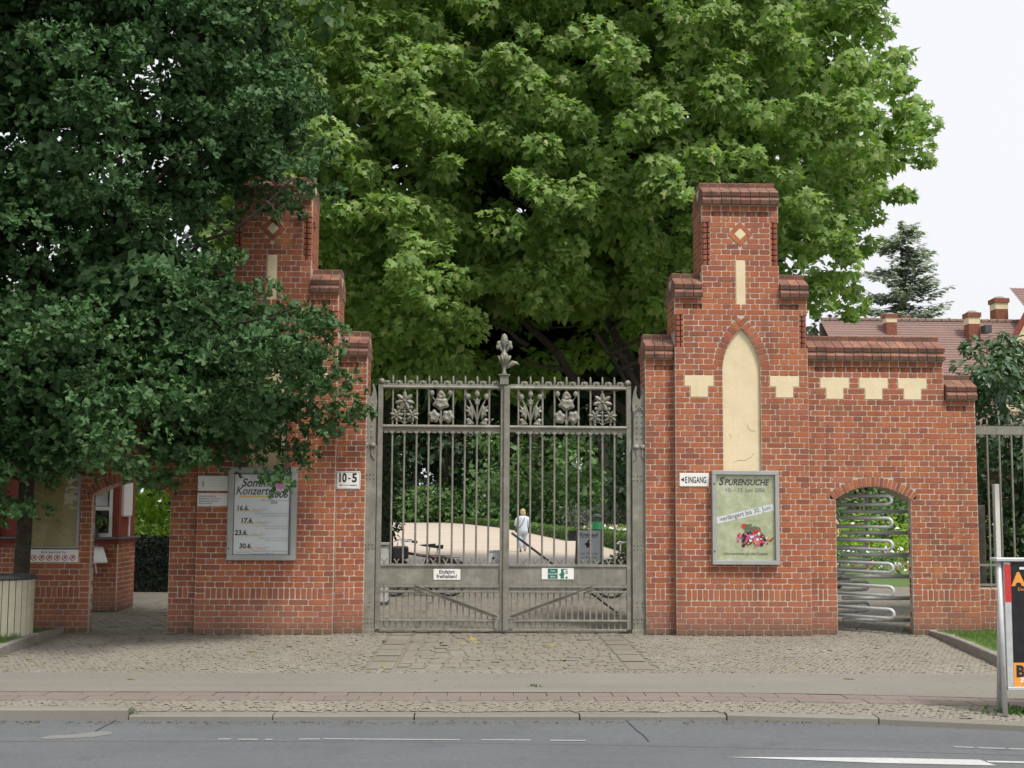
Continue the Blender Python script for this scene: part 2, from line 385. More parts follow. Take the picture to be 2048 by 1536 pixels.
def lay_row(B, i, spans, plane, ang, xa=0., z0=0., soldier=True, c0=None):
    """one course; spans in wall coordinate t; plane(t,z)->point"""
    z = z0+i*CR
    for a, b in spans:
        if b-a < .03: continue
        if soldier and i == 6:
            zz = z+CR; e = .13 if b-a > .3 else 0
            for q in ((a, a+e), (b-e, b)) if e else ():
                for k in (0, 1): B.put('header', .119, .065, plane((q[0]+q[1])/2, z+CR*(k+.5)), ang)
            n = max(1, round((b-a-2*e)/CR)); p = (b-a-2*e)/n
            for k in range(n): B.put('soldier', p-.011, .141, plane(a+e+p*(k+.5), zz), ang)
            continue
        if soldier and i == 7: continue
        cuts = [a]
        if i % 2 == 0: ph, st = xa, .13
        else: ph, st = xa+(.065 if (i//2) % 2 else .195), .26
        k = math.ceil((a-ph)/st+1e-6)
        while ph+k*st < b-1e-6: cuts.append(ph+k*st); k += 1
        cuts.append(b)
        out = [cuts[0]]
        for q in cuts[1:-1]:
            if q-out[-1] > .05 and b-q > .05: out.append(q)
        out.append(b)
        for q0, q1 in zip(out, out[1:]):
            w = q1-q0-JT
            if w > .2 and random.random() < .06:      # the odd pair of halves
                for h in (0, 1): B.put('header', w/2-JT/2, .065, plane(q0+(q1-q0)*(.25+.5*h), z+CR/2), ang)
            else: B.put('stretcher' if w > .16 else 'header', w, .0665, plane((q0+q1)/2, z+CR/2), ang)
def wall_frame(ox, oy, ang):   # t runs along the wall, outward normal is -Y turned by ang
    ca, sa = cos(ang), sin(ang)
    return lambda t, z: Vector((ox+t*ca, oy+t*sa, z))
def cut(spans, a, b):
    out = []
    for p, q in spans:
        if b <= p or a >= q: out.append((p, q)); continue
        if a > p: out.append((p, a))
        if b < q: out.append((b, q))
    return out

def coping(parent, B, CORE, x0, x1, yf, zb, t, both_ends=True):
    """weathered coping over rows ending at zb: two moulded courses, sloping tiles and a ridge course"""
    n = max(1, round((x1-x0)/.13)); p = (x1-x0)/n; half = t/2; d = min(.17, half-.06)
    key = (round(p, 4), round(half, 3))
    if key not in COPE:
        g = .0045
        def piece(prof):
            m = MB(); xs = (-p/2+g, p/2-g); k = len(prof)
            m.add([(xs[0], y, z) for y, z in prof]+[(xs[1], y, z) for y, z in prof],
                  [tuple(range(k)), tuple(range(2*k-1, k-1, -1))]+[(i, i+k, (i+1) % k+k, (i+1) % k) for i in range(k)]); return m
        up = piece([(-.050, .125), (half-.01, .125), (d, .30), (d-.012, .302), (-.052, .188), (-.058, .18)])
        lo = piece([(-.066, .010), (half-.01, .010), (half-.01, .115), (-.03, .115), (-.035, .11), (-.068, .074), (-.072, .066)])
        ri = piece([(d+.004, .306), (half-.001, .306), (half-.001, .372), (d+.012, .374), (d+.004, .366)])
        COPE[key] = (up, lo, ri)
    for k in range(n):
        x = x0+p*(k+.5); jz = random.uniform(-.002, .002)
        for q in COPE[key]:
            sc = .02 if q is not COPE[key][2] else .01
            B.custom(q, Matrix.Translation((x, yf+random.uniform(-.002, .002), zb+jz)), sc)
            B.custom(q, Matrix.Translation((x, yf+t, zb)) @ Matrix.Rotation(pi, 4, 'Z'), -1)
    CORE.prism_yz = None
    prof = [(-.02, .0), (t+.02, .0), (t+.02, .13), (t-d-.01, .296), (t-d-.01, .362), (d+.012, .362), (d+.012, .296), (-.02, .16)]
    k = len(prof); e = .012
    CORE.add([(x0+e, yf+y, zb+z) for y, z in prof]+[(x1-e, yf+y, zb+z) for y, z in prof],
             [tuple(range(k)), tuple(range(2*k-1, k-1, -1))]+[(i, i+k, (i+1) % k+k, (i+1) % k) for i in range(k)])
COPE = {}
TOOTH = None
def sawtooth(B, x0, x1, yf, zrow):
    """dentil course of bricks laid at 45 degrees, set back in a slot"""
    global TOOTH
    if TOOTH is None:
        TOOTH = MB(); h = .062
        TOOTH.add([(-.066, .064, 0), (0, .002, 0), (.066, .064, 0), (-.066, .064, h), (0, .002, h), (.066, .064, h)], [(0, 1, 4, 3), (1, 2, 5, 4), (3, 4, 5), (0, 2, 1)])
    n = max(1, round((x1-x0)/.152)); p = (x1-x0)/n
    for k in range(n): B.custom(TOOTH, Matrix.Translation((x0+p*(k+.5), yf, zrow+.005)), .02)
ROLL = MB(); ROLL.lathe([(.030, .003), (.038, .006), (.038, .066), (.030, .069)], n=10)

def side_face(B, CORE, x, y0, y1, z0r, z1r, sgn):
    """brick return on the side of a wall; sgn -1 faces -X, +1 faces +X"""
    ang = -pi/2 if sgn < 0 else pi/2
    pl = (lambda t, z: Vector((x, y1-t, z))) if sgn < 0 else (lambda t, z: Vector((x, y0+t, z)))
    L = y1-y0
    for i in range(z0r, z1r): lay_row(B, i, [(0.0 if sgn < 0 else .058, L-.058 if sgn < 0 else L)], pl, ang, 0, 0, False)

def pier(cx, mir, label):
    """stepped brick pier; mir=+1: gate on its left (-X)"""
    Y0, YB, T = 0., .125, .64
    root = empty('gate_pier', (0, 0, 0), label, 'pier')
    B = Bricks(root); C = Bricks(root, 'coping_brick', 'coping', 'coping_rest'); A = Bricks(root, 'arch_brick'); ST = Bricks(root, 'sawtooth_brick', 'brick'); RB = Bricks(root, 'roll_brick', 'brick_glazed')
    core = MB(); X = lambda u: cx+mir*u      # u>0 away from the gate
    def span(a, b): return (min(X(a), X(b)), max(X(a), X(b)))
    xa = X(-.91) if mir > 0 else X(.91)
    # niche geometry
    na, nsp, R = .26, 3.55, .83
    def niche_half(z, th=0.):
        if z < nsp: return na + 0*th
        q = (R+th)**2-(z-nsp)**2
        return sqrt(q)-(R-na) if q > (R-na)**2 else None
    def front_spans(i):
        z = (i+.5)*CR
        hw = .91 if i < 60 else .53
        sp = [span(-hw, hw)]
        if 2.0 < z < nsp+.10: sp = cut(sp, *span(-na, na))
        elif z >= nsp+.10:
            h = niche_half(z, .135)
            if h and h > 0: sp = cut(sp, *span(-h, h))
        for s in (-1, 1):
            u = .585*s
            if 3.19 < z < 3.31: sp = cut(sp, *span(u-.125, u+.125))
            elif 3.31 < z < 3.50: sp = cut(sp, *span(u-.205, u+.205))
        if 4.41 < z < 5.10: sp = cut(sp, *span(-.07, .07))
        dz = abs(z-5.455)
        if dz < .19: sp = cut(sp, *span(-(.19-dz)-.004, (.19-dz)+.004))
        if 66 <= i < 74: sp = [(max(a, span(-.415, .415)[0]), min(b, span(-.415, .415)[1])) for a, b in sp]
        if 51 <= i < 57: sp = [(max(a, span(-.795, .795)[0]), min(b, span(-.795, .795)[1])) for a, b in sp]
        return [(a, b) for a, b in sp if b-a > .02]
    pl = lambda t, z: Vector((t, Y0, z))
    for i in range(77):
        sp = front_spans(i)
        if i == 75:
            for u in (-1, 1): lay_row(B, i, [span(u*.53, u*.40)], pl, 0, xa)
            a, b = span(-.40, .40); sawtooth(ST, a, b, Y0, i*CR)
            core.box(*span(-.53, -.40), .004, .06, i*CR, i*CR+CR); core.box(*span(.40, .53), .004, .06, i*CR, i*CR+CR); continue
        if i == 58:
            lay_row(B, i, [span(-.53, .53)], pl, 0, xa)
            for s in (-1, 1):
                lay_row(B, i, [span(s*.80, s*.91)], pl, 0, xa); sawtooth(ST, *span(s*.53, s*.80), Y0, i*CR)
                core.box(*span(s*.80, s*.91), .004, .06, i*CR, i*CR+CR)
            core.box(*span(-.53, .53), .004, .06, i*CR, i*CR+CR); continue
        lay_row(B, i, sp, pl, 0, xa)
        for a, b in sp: core.box(a, b, .004, .06, i*CR, i*CR+CR)
    # the solid behind
    core.box(*span(-.906, .906), .0605, T, 0, 60*CR); core.box(*span(-.526, .526), .0605, T-.001, 60*CR, 77*CR)
    # rounded corner mouldings
    for rows, hw in ((range(66, 74), .53), (range(51, 57), .91)):
        for s in (-1, 1):
            for i in rows:
                RB.custom(ROLL, Matrix.Translation((X(s*(hw-.042)), Y0+.044, i*CR)), .02)
                B.put('header', .052, .065, (X(s*(hw-.112+.0)), Y0+.006, i*CR+CR/2))
    # copings
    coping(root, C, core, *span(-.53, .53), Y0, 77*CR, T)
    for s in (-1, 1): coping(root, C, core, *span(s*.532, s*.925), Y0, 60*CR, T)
    # flank towards the gate
    fl = span(-1.30, -.912)
    for i in range(49):
        if i == 47:
            a, b = fl
            e = (a, a+.12) if mir > 0 else (b-.12, b); m = (a+.12, b) if mir > 0 else (a, b-.12)
            lay_row(B, i, [e], lambda t, z: Vector((t, YB, z)), 0, xa); sawtooth(ST, *m, YB, i*CR); core.box(*e, YB+.004, YB+.06, i*CR, i*CR+CR); continue
        lay_row(B, i, [fl], lambda t, z: Vector((t, YB, z)), 0, xa)
        core.box(*fl, YB+.004, YB+.06, i*CR, i*CR+CR)
    core.box(fl[0]+.004, fl[1]-.004, YB+.0605, YB+.50, 0, 49*CR)
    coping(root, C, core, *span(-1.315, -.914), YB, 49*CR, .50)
    # sides that can be seen
    inner = -1 if mir > 0 else 1
    side_face(B, core, X(-.91), Y0, YB-.002, 0, 49, inner)
    side_face(B, core, X(-.91), Y0, T, 54, 60, inner); side_face(B, core, X(-.53), Y0, T, 65, 77, inner)
    side_face(B, core, X(-1.30), YB, YB+.50, 0, 49, inner)
    side_face(B, core, X(.91), Y0, YB-.002, 0, 49, -inner)
    side_face(B, core, X(.91), Y0, T, 54, 60, -inner); side_face(B, core, X(.53), Y0, T, 65, 77, -inner)
    core.build('mortar_core', 'mortar', root)
    # pointed arch ring
    for s in (-1, 1):
        t0 = math.asin(.07/R); mid = R+.066; t1 = math.acos((R-na)/(R+.10))-.01; n = 9
        for k in range(n):
            th = t0+(t1-t0)*(k+.5)/n
            u = -s*(R-na)+s*mid*cos(th); z = nsp+mid*sin(th)
            A.put('soldier', mid*(t1-t0)/n-.009, .124, (X(u), Y0-.001, z), 0, -(pi/2-th)*s*mir)
    # mortar behind the ring
    m = MB(); pts = []
    for k in range(13):
        th = (math.acos((R-na)/(R+.19)))*k/12; pts.append((X(-(R-na)+(R+.19)*cos(th)), nsp+(R+.19)*sin(th)))
    for k in range(12, -1, -1):
        th = (math.acos((R-na)/(R+.19)))*k/12; pts.append((X((R-na)-(R+.19)*cos(th)), nsp+(R+.19)*sin(th)))
    inn = []
    for k in range(13):
        th = (math.acos((R-na)/R))*k/12; inn.append((X(-(R-na)+R*cos(th)), nsp+R*sin(th)))
    for k in range(12, -1, -1):
        th = (math.acos((R-na)/R))*k/12; inn.append((X((R-na)-R*cos(th)), nsp+R*sin(th)))
    N = len(pts)
    for y, o in ((.0055, 0), (.062, 2*N)): m.v += [(x, y, z) for x, z in pts]+[(x, y, z) for x, z in inn]
    for k in range(N-1):
        m.f.append((k, k+1, N+k+1, N+k)); m.f.append((N+k, N+k+1, 3*N+k+1, 3*N+k))
    m.build('arch_mortar', 'mortar', root)
    # plaster
    out = [(X(-na+.003), 2.02), (X(na-.003), 2.02)]
    for k in range(13):
        th = math.acos((R-na)/R)*k/12; out.append((X(-(R-na)+(R-.003)*cos(th)), nsp+(R-.003)*sin(th)))
    for k in range(11, -1, -1):
        th = math.acos((R-na)/R)*k/12; out.append((X((R-na)-(R-.003)*cos(th)), nsp+(R-.003)*sin(th)))
    MB().prism(out, .047, .0603).build('plaster_niche', 'plaster', root)
    MB().box(*span(-.066, .066), .001, .058, 4.414, 5.092).build('plaster_slit', 'plaster', root, bevel=.006)
    for s in (-1, 1):
        u = .585*s
        MB().prism([(X(u-.12), 3.197), (X(u+.12), 3.197), (X(u+.12), 3.347), (X(u+.20), 3.347), (X(u+.20), 3.495), (X(u-.20), 3.495), (X(u-.20), 3.347), (X(u-.12), 3.347)], .001, .058).build('plaster_panel', 'plaster', root, bevel=.005)
    MB().prism([(X(0), 5.455-.24), (X(.24), 5.455), (X(0), 5.455+.24), (X(-.24), 5.455)], .0065, .06).build('diamond_mortar', 'mortar', root)
    for k in range(4):
        a = pi/4+k*pi/2; u = .092*cos(a)-.03*cos(a+pi/2); z = 5.455+.092*sin(a)-.03*sin(a+pi/2)
        A.put('stretcher', .182, .066, (X(u), -.003, z), 0, (a+pi/2)*mir)
    MB().prism([(X(0), 5.455-.085), (X(.085), 5.455), (X(0), 5.455+.085), (X(-.085), 5.455)], -.006, .04).build('diamond_panel', 'plaster', root, bevel=.006)
    for q in (B, C, A, ST, RB): q.emit()
    return root
def wing(cx, mir, label, limit=300):
    """lower wall with segmental arch beside the pier"""
    root = empty('arched_wall', (0, 0, 0), label, 'wall'); Y0, T = .125, .38
    B = Bricks(root, limit=limit); C = Bricks(root, 'coping_brick', 'coping', 'coping_rest'); A = Bricks(root, 'arch_brick'); ST = Bricks(root, 'sawtooth_brick')
    core = MB(); X = lambda u: cx+mir*u
    def span(a, b): return (min(X(a), X(b)), max(X(a), X(b)))
    o0, o1, oc = 1.30, 2.34, 1.82; e1, e2 = 2.83, 3.26; R = .841; zc = 2.0-R
    xa = X(.91) if mir > 0 else X(e2)
    pl = lambda t, z: Vector((t, Y0, z))
    def spans(i, back=False):
        z = (i+.5)*CR; sp = [span(.912, e2 if i < 42 else e1)]; g = .12 if back else 0
        if z < 1.82: sp = cut(sp, *span(o0-g, o1+g))
        elif not back:
            q = (R+.130)**2-(z-zc)**2
            if q > 0 and z < zc+R+.13: h = min(sqrt(q), .60); sp = cut(sp, *span(oc-h, oc+h))
        elif z < 2.1:
            h = sqrt(max(0, (R+.06)**2-(z-CR/2-zc)**2)); sp = cut(sp, *span(oc-h, oc+h)) if h else sp
        if not back:
            for u in (1.315, 1.855, 2.395):
                if 3.19 < z < 3.31: sp = cut(sp, *span(u-.125, u+.125))
                elif 3.31 < z < 3.50: sp = cut(sp, *span(u-.205, u+.205))
        return [(a, b) for a, b in sp if b-a > .02]
    for i in range(49):
        bk = spans(i, True)
        for a, b in bk: core.box(a+.002, b-.002, Y0+.0605, Y0+T, i*CR, i*CR+CR)
        if i == 47:
            lay_row(B, i, [span(.912, 1.04), span(2.70, e1)], pl, 0, xa); sawtooth(ST, *span(1.04, 2.70), Y0, i*CR)
            for q in ((.912, 1.04), (2.70, e1)): core.box(*span(*q), Y0+.004, Y0+.06, i*CR, i*CR+CR)
            continue
        if i == 40:
            lay_row(B, i, [span(.912, e1+.03), span(3.14, e2)], pl, 0, xa); sawtooth(ST, *span(e1+.03, 3.14), Y0, i*CR)
            for q in ((.912, e1+.03), (3.14, e2)): core.box(*span(*q), Y0+.004, Y0+.06, i*CR, i*CR+CR)
            continue
        sp = spans(i); lay_row(B, i, sp, pl, 0, xa)
        for a, b in sp: core.box(a, b, Y0+.004, Y0+.06, i*CR, i*CR+CR)
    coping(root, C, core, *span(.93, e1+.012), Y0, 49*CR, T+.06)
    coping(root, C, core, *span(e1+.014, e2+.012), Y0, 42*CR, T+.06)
    # arch ring
    half = math.asin(.52/R); n = 21; mid = R+.064
    for k in range(n):
        th = -half-.02+(2*half+.04)*(k+.5)/n
        A.put('soldier', mid*(2*half+.04)/n-.009, .124, (X(oc+mid*sin(th)), Y0-.001, zc+mid*cos(th)), 0, -th*mir)
    m = MB(); N = 17
    for rr, yy in ((R+.19, Y0+.0055), (R+.001, Y0+.0055), (R+.001, Y0+T-.003), (R+.19, Y0+T-.003)):
        for k in range(N):
            th = -half-.02+(2*half+.04)*k/(N-1); m.v.append((X(oc+rr*sin(th)), yy, zc+rr*cos(th)))
    for a, b in ((0, 1), (1, 2), (2, 3), (3, 0)):
        for k in range(N-1): m.f.append((a*N+k, a*N+k+1, b*N+k+1, b*N+k))
    m.build('arch_mortar', 'mortar', root)
    for u, sg in ((o0, mir), (o1, -mir)): side_face(B, core, X(u), Y0, Y0+.13, 0, 24, sg)
    for u in (o0, o1):
        core.box(*span(u, u+(-.122 if u == o0 else .122)), Y0+.06, Y0+.13, 0, 24*CR)
    side_face(B, core, X(e2), Y0, Y0+T, 0, 42, mir); side_face(B, core, X(e1), Y0, Y0+T, 42, 49, mir)
    core.build('mortar_core', 'mortar', root)
    for u in (1.315, 1.855, 2.395):
        MB().prism([(X(u-.12), 3.197), (X(u+.12), 3.197), (X(u+.12), 3.347), (X(u+.20), 3.347), (X(u+.20), 3.495), (X(u-.20), 3.495), (X(u-.20), 3.347), (X(u-.12), 3.347)], Y0+.001, Y0+.058).build('plaster_panel', 'plaster', root, bevel=.005)
    for q in (B, C, A, ST): q.emit()
    return root
GC = .325
PR, PL = GC+3.20, GC-3.20

M['crack'] = plain('plaster_crack', (.26, .20, .13), .9)
def plaster_crack(pts, Y=.0445):
    p = [bp(x, y, Y) for x, y in pts]; m = MB()
    for (x0, z0), (x1, z1) in zip(p, p[1:]): m.tube([(x0, Y+.001, z0), (x1, Y+.001, z1)], .0020, 4)
    return m
# ------------------------------------------------------------------ ground
def kerbY(x):
    return -5.60 - (.45*max(0, (x-1.8)/2.6)**1.7 if x > 1.8 else 0)
def sheet(name, mat, pts, z, kind='structure'):
    o = MB().add([(x, y, z) for x, y in pts], [tuple(range(len(pts)))]).build(name, mat); o['kind'] = kind; return o
sheet('ground', 'soil', [(-900, -400), (900, -400), (900, 1500), (-900, 1500)], -.16)
xs = [-40+i*.5 for i in range(161)]
road = MB()
for i in range(len(xs)-1):
    k0, k1 = kerbY(min(xs[i], 7)), kerbY(min(xs[i+1], 7))
    road.add([(xs[i], -17, -.05), (xs[i+1], -17, -.05), (xs[i+1], k1+.02, -.05), (xs[i], k0+.02, -.05)], [(0, 1, 2, 3)])
road = road.build('road', 'asphalt'); road['kind'] = 'structure'
pv = MB()
for i in range(len(xs)-1):
    k0, k1 = kerbY(min(xs[i], 7)), kerbY(min(xs[i+1], 7))
    pv.add([(xs[i], k0+.13, -.014), (xs[i+1], k1+.13, -.014), (xs[i+1], 9.4, -.014), (xs[i], 9.4, -.014)], [(0, 1, 2, 3)])
pave = pv.build('pavement', 'bed_sand'); pave['kind'] = 'structure'
# kerb stones, dropped in front of the gate
ke = empty('kerb', (0, 0, 0)); ke['kind'] = 'structure'
kx = -9.2; rr = random.Random(3)
while kx < 9:
    L = 1.25 + rr.uniform(-.1, .15); x1 = kx+L-.012
    top = 0.04 if x1 < -2.6 else (-.010 if x1 < 3.2 else .004)
    a, b = kerbY(min(kx, 7)), kerbY(min(x1, 7)); m = MB(); c = .012
    m.add([(kx, a, -.15), (x1, b, -.15), (x1, b, top-c), (kx, a, top-c), (kx, a+c, top), (x1, b+c, top), (x1, b+.125, top), (kx, a+.125, top), (x1, b+.125, -.15), (kx, a+.125, -.15)],
          [(0, 1, 2, 3), (3, 2, 5, 4), (4, 5, 6, 7), (7, 6, 8, 9), (0, 3, 4, 7, 9), (1, 8, 6, 5, 2)])
    m.build('kerb_stone', 'kerb', ke); kx += L
# smooth walking strip between the mosaic and the red band
wk = MB(); xs2 = [-12+i*.5 for i in range(49)]
def bandY(x): return -4.52-(kerbY(0)-kerbY(x))*-1*-.55 if x <= 1.8 else -4.52-(-5.6-kerbY(x))*.55
for i in range(len(xs2)-1):
    a, b = xs2[i], xs2[i+1]
    wk.add([(a, bandY(a)+.005, -.001), (b, bandY(b)+.005, -.001), (b, -3.36, -.001), (a, -3.36, -.001)], [(0, 1, 2, 3)])
wk.build('footpath', 'walk')['kind'] = 'structure'
# red band of pavers
rb = empty('red_paver_band', (0, 0, 0)); rb['kind'] = 'structure'
for row in (0, 1):
    x = -9+.12*row
    while x < 9:
        L = .30; y = bandY(min(x, 7))-.01-row*.20; y2 = bandY(min(x+L, 7))-.01-row*.20; z = -.003+rr.uniform(-.002, .002)
        m = MB(); g = .004; m.add([(x+g, y-.195, z), (x+L-g, y2-.195, z), (x+L-g, y2, z), (x+g, y, z), (x+g, y-.2, -.03), (x+L-g, y2-.2, -.03), (x+L-g, y2+.003, -.03), (x+g, y+.003, -.03)],
                                [(0, 1, 2, 3), (4, 5, 1, 0), (5, 6, 2, 1), (7, 4, 0, 3)])
        m.build('paver', 'redpave', rb); x += L
def stones(name, mat, cells, keep, h=.014, parent=None, n_ind=0, part='sett'):
    """small paving stones with worn tops; cells yields (x,y,w,d,rot)"""
    rows = [c for c in cells if keep(c[0], c[1])]
    q = np.array(rows); n = len(q); u = np.array([(-.5, -.5), (.5, -.5), (.5, .5), (-.5, .5)])
    zt = RNG.normal(-.003, .0022, n)
    def ring(sc, jit):
        w = q[:, 2:3]*u[:, 0]*sc+RNG.normal(0, jit, (n, 4)); d = q[:, 3:4]*u[:, 1]*sc+RNG.normal(0, jit, (n, 4))
        c, s = np.cos(q[:, 4:5]), np.sin(q[:, 4:5]); return q[:, 0:1]+w*c-d*s, q[:, 1:2]+w*s+d*c
    xo, yo = ring(.93, .003); xi = q[:, 0:1]+(xo-q[:, 0:1])*.78; yi = q[:, 1:2]+(yo-q[:, 1:2])*.78
    V = np.empty((n, 12, 3)); V[:, :4, 0] = xi; V[:, :4, 1] = yi; V[:, :4, 2] = zt[:, None]
    V[:, 4:8, 0] = xo; V[:, 4:8, 1] = yo; V[:, 4:8, 2] = (zt-.005)[:, None]
    V[:, 8:, 0] = xo; V[:, 8:, 1] = yo; V[:, 8:, 2] = (zt-.02)[:, None]
    Fc = [(0, 1, 2, 3)]+[(4+i, 4+(i+1) % 4, (i+1) % 4, i) for i in range(4)]
    idx = np.argsort((q[:, 0]-0)**2+(q[:, 1]+D)**2) if n_ind else np.arange(n)
    for k in idx[:n_ind]:
        c = V[k].mean(0); me = bpy.data.meshes.new(part); me.from_pydata([tuple(p-c) for p in V[k]], [], Fc); me.materials.append(M[mat])
        link(part, me, parent, Matrix.Translation(c))
    idx = idx[n_ind:]
    if len(idx):
        Vr = V[idx].reshape(-1, 3); Fr = (np.array(Fc)[None]+12*np.arange(len(idx))[:, None, None]).reshape(-1, 4)
        o = link(name, np_mesh(name, Vr, Fr, mat), parent); o['kind'] = 'stuff'
def mosaic(x0, x1, y0, y1, p):
    y = y0; r = random.Random(5); j = 0
    while y < y1:
        x = x0+(j % 2)*p/2
        while x < x1:
            yield (x+r.gauss(0, .006), y+r.gauss(0, .006)+.03*sin(x*2.2), p*r.uniform(.85, 1.1), p*r.uniform(.85, 1.1), r.gauss(0, .25)); x += p
        y += p*.97; j += 1
LX0, LX1 = -1.22, 1.86
stones('mosaic_cobbles', 'cobble', mosaic(-8.2, 8, -3.33, .1, .064), lambda x, y: not (LX0-.02 < x < LX1+.02 and y > -3.1))
stones('kerbside_cobbles', 'cobble', mosaic(-8, 7, -6.2, -4.9, .054), lambda x, y: bandY(x)-.44 > y > kerbY(x)+.17)
def lane():
    r = random.Random(9); y = -3.08; j = 0
    while y < 9.2:
        d = .125; x = LX0+.33
        while x < LX1-.33:
            w = r.uniform(.13, .21); w = min(w, LX1-.30-x)
            yield (x+w/2, y+r.gauss(0, .004), w, d*r.uniform(.9, 1.05), r.gauss(0, .03)); x += w
        y += d; j += 1
dl = empty('driveway', (0, 0, 0)); dl['kind'] = 'structure'
stones('lane_setts', 'sett', lane(), lambda x, y: True, parent=dl, n_ind=300)
def edging():
    r = random.Random(2)
    for ex in (LX0+.155, LX1-.155):
        y = -3.05
        while y < .2: L = r.uniform(.42, .6); yield (ex, y+L/2, .29, L, r.gauss(0, .01)); y += L
stones('edging_rest', 'sett', edging(), lambda x, y: True, parent=dl, n_ind=40, part='edging_slab')
stones('court_setts', 'sett', mosaic(-6.5, 8, .15, 9.4, .125), lambda x, y: (x < LX0+.3 or x > LX1-.3) and not (x < -5.7 and y > 2.5) and not (2.2 < x < 4.5 and y < .7))
# road markings and repairs
def mark(name, pts, mat, z=-.046):
    o = MB().add([(x, y, z) for x, y in pts], [tuple(range(len(pts)))]).build(name, mat); o['kind'] = 'structure'; return o
Z = -.05
def seg(x0, y0, x1, y1, w):
    a = gp(x0, y0, Z); b = gp(x1, y1, Z); return [(a[0], a[1]-w/2), (b[0], b[1]-w/2), (b[0], b[1]+w/2), (a[0], a[1]+w/2)]
for x0, x1, y0, y1 in ((436, 462, 1479, 1479), (476, 516, 1479.5, 1479.5), (530, 546, 1479.6, 1479.6), (598, 640, 1479, 1479), (646, 920, 1478.5, 1480.5), (962, 1062, 1480.5, 1481), (1100, 1172, 1481.5, 1482), (1908, 1948, 1494.5, 1496), (1956, 2010, 1496.5, 1498), (2016, 2120, 1498.5, 1501)):
    mark('lane_line', seg(x0, y0, x1, y1, .036), 'dash')
a = [gp(*p, Z) for p in ((1448, 1515), (1760, 1516.5), (1960, 1520.5), (1992, 1532), (1760, 1527), (1560, 1519))]
mark('arrow_line', [a[0], a[5], a[4], a[3], a[2], a[1]], 'paint')
mark('centre_line', seg(1975, 1524, 2160, 1528, .05), 'paint')
mark('patch', [gp(*p, Z) for p in ((78, 1476), (100, 1471.5), (150, 1469), (195, 1463), (225, 1464), (222, 1469), (190, 1474), (140, 1477), (90, 1479))], 'patch', -.0475)
def crack(pts, w=.007):
    p = [gp(*q, Z) for q in pts]; m = MB()
    for (x0, y0), (x1, y1) in zip(p, p[1:]): m.add([(x0-w, y0, -.0465), (x0+w, y0, -.0465), (x1+w, y1, -.0465), (x1-w, y1, -.0465)], [(0, 1, 2, 3)])
    m.build('road_crack', 'tar')['kind'] = 'structure'
crack([(1240, 1431), (1256, 1444), (1272, 1460), (1286, 1470), (1298, 1484)]); crack([(262, 1425), (240, 1436), (215, 1450), (190, 1463)])
o = MB(); pp = [gp(x, y, Z) for x, y in [(-400, 1480)]+[(x, 1482+.0000095*(x-300)**2) for x in range(0, 2500, 200)]]
for (x0, y0), (x1, y1) in zip(pp, pp[1:]): o.add([(x0, y0-.008, -.0485), (x1, y1-.008, -.0485), (x1, y1+.008, -.0485), (x0, y0+.008, -.0485)], [(0, 1, 2, 3)])
o.build('road_seam', 'seam')['kind'] = 'structure'
# garden ground
sheet('garden_lawn', 'lawn', [(-60, 8.8), (80, 8.8), (80, 400), (-60, 400)], -.03)
path = [gp(*p) for p in ((700, 1150), (700, 1075), (730, 1048), (770, 1035.5), (850, 1036), (880, 1043), (1010, 1053), (1148, 1080), (1205, 1092), (1290, 1115), (1330, 1150))]
sheet('garden_path', 'path', [(-9, 8.9)]+[(-9, 30)]+path[1:-1]+[(7, 18), (7, 8.9)], -.02)
sheet('court_paving', 'court', [(-9, 8.9), (7, 8.9), (7, 22.5), (-9, 22.5)], -.010)
sheet('turnstile_path', 'walk', [(6.9, .6), (6.9, 7.5), (14, 7.5), (14, .6)], -.010)
# raised lawns with stone edging, both ends of the forecourt
for nm, pts, lab in (('lawn_right', [(6.16, .11), (5.63, -3.35), (5.3, -5.0), (12, -5.3), (12, .11)], 'r'), ('lawn_left', [(-5.62, .115), (-5.45, -2.0), (-5.3, -3.2), (-12, -3.2), (-12, .115)], 'l')):
    o = MB().add([(x, y, .095 if y < -1 else .05) for x, y in pts], [tuple(range(len(pts)))] if lab == 'r' else [tuple(range(len(pts)))]).build(nm, 'lawn'); o['kind'] = 'structure'
    e = empty('lawn_edging', (0, 0, 0)); e['kind'] = 'structure'
    for (x0, y0), (x1, y1) in zip(pts[:3] if lab == 'r' else pts[:3], pts[1:3] if lab == 'r' else pts[1:3]):
        n = max(1, round(hypot(x1-x0, y1-y0)/1.0)); w = .09 if lab == 'r' else -.09
        for k in range(n):
            a0, a1 = k/n+.004, (k+1)/n-.004; p = (x0+(x1-x0)*a0, y0+(y1-y0)*a0); q = (x0+(x1-x0)*a1, y0+(y1-y0)*a1)
            zt = [.11 if yy < -1 else .06+.05*min(1, max(0, -yy)) for yy in (p[1], q[1])]
            m = MB(); m.add([(p[0]-w, p[1], -.05), (q[0]-w, q[1], -.05), (q[0]+.0, q[1], -.05), (p[0], p[1], -.05), (p[0]-w, p[1], zt[0]), (q[0]-w, q[1], zt[1]), (q[0], q[1], zt[1]), (p[0], p[1], zt[0])],
                            [(0, 1, 2, 3), (4, 5, 6, 7), (0, 1, 5, 4), (2, 3, 7, 6), (1, 2, 6, 5), (0, 3, 7, 4)])
            m.build('edging_stone', 'stone', e, bevel=.01)

# ------------------------------------------------------------------ brick architecture
PIER_R = pier(PR, 1, 'tall stepped brick pier right of the gate, bearing the EINGANG sign')
pier(PL, -1, 'tall stepped brick pier left of the gate, half hidden by the oak')
wing(PR, 1, 'brick wall with round-topped opening filled by the steel turnstile')
wing(PL, -1, 'shaded brick wall with open archway beside the ticket booth', 300)

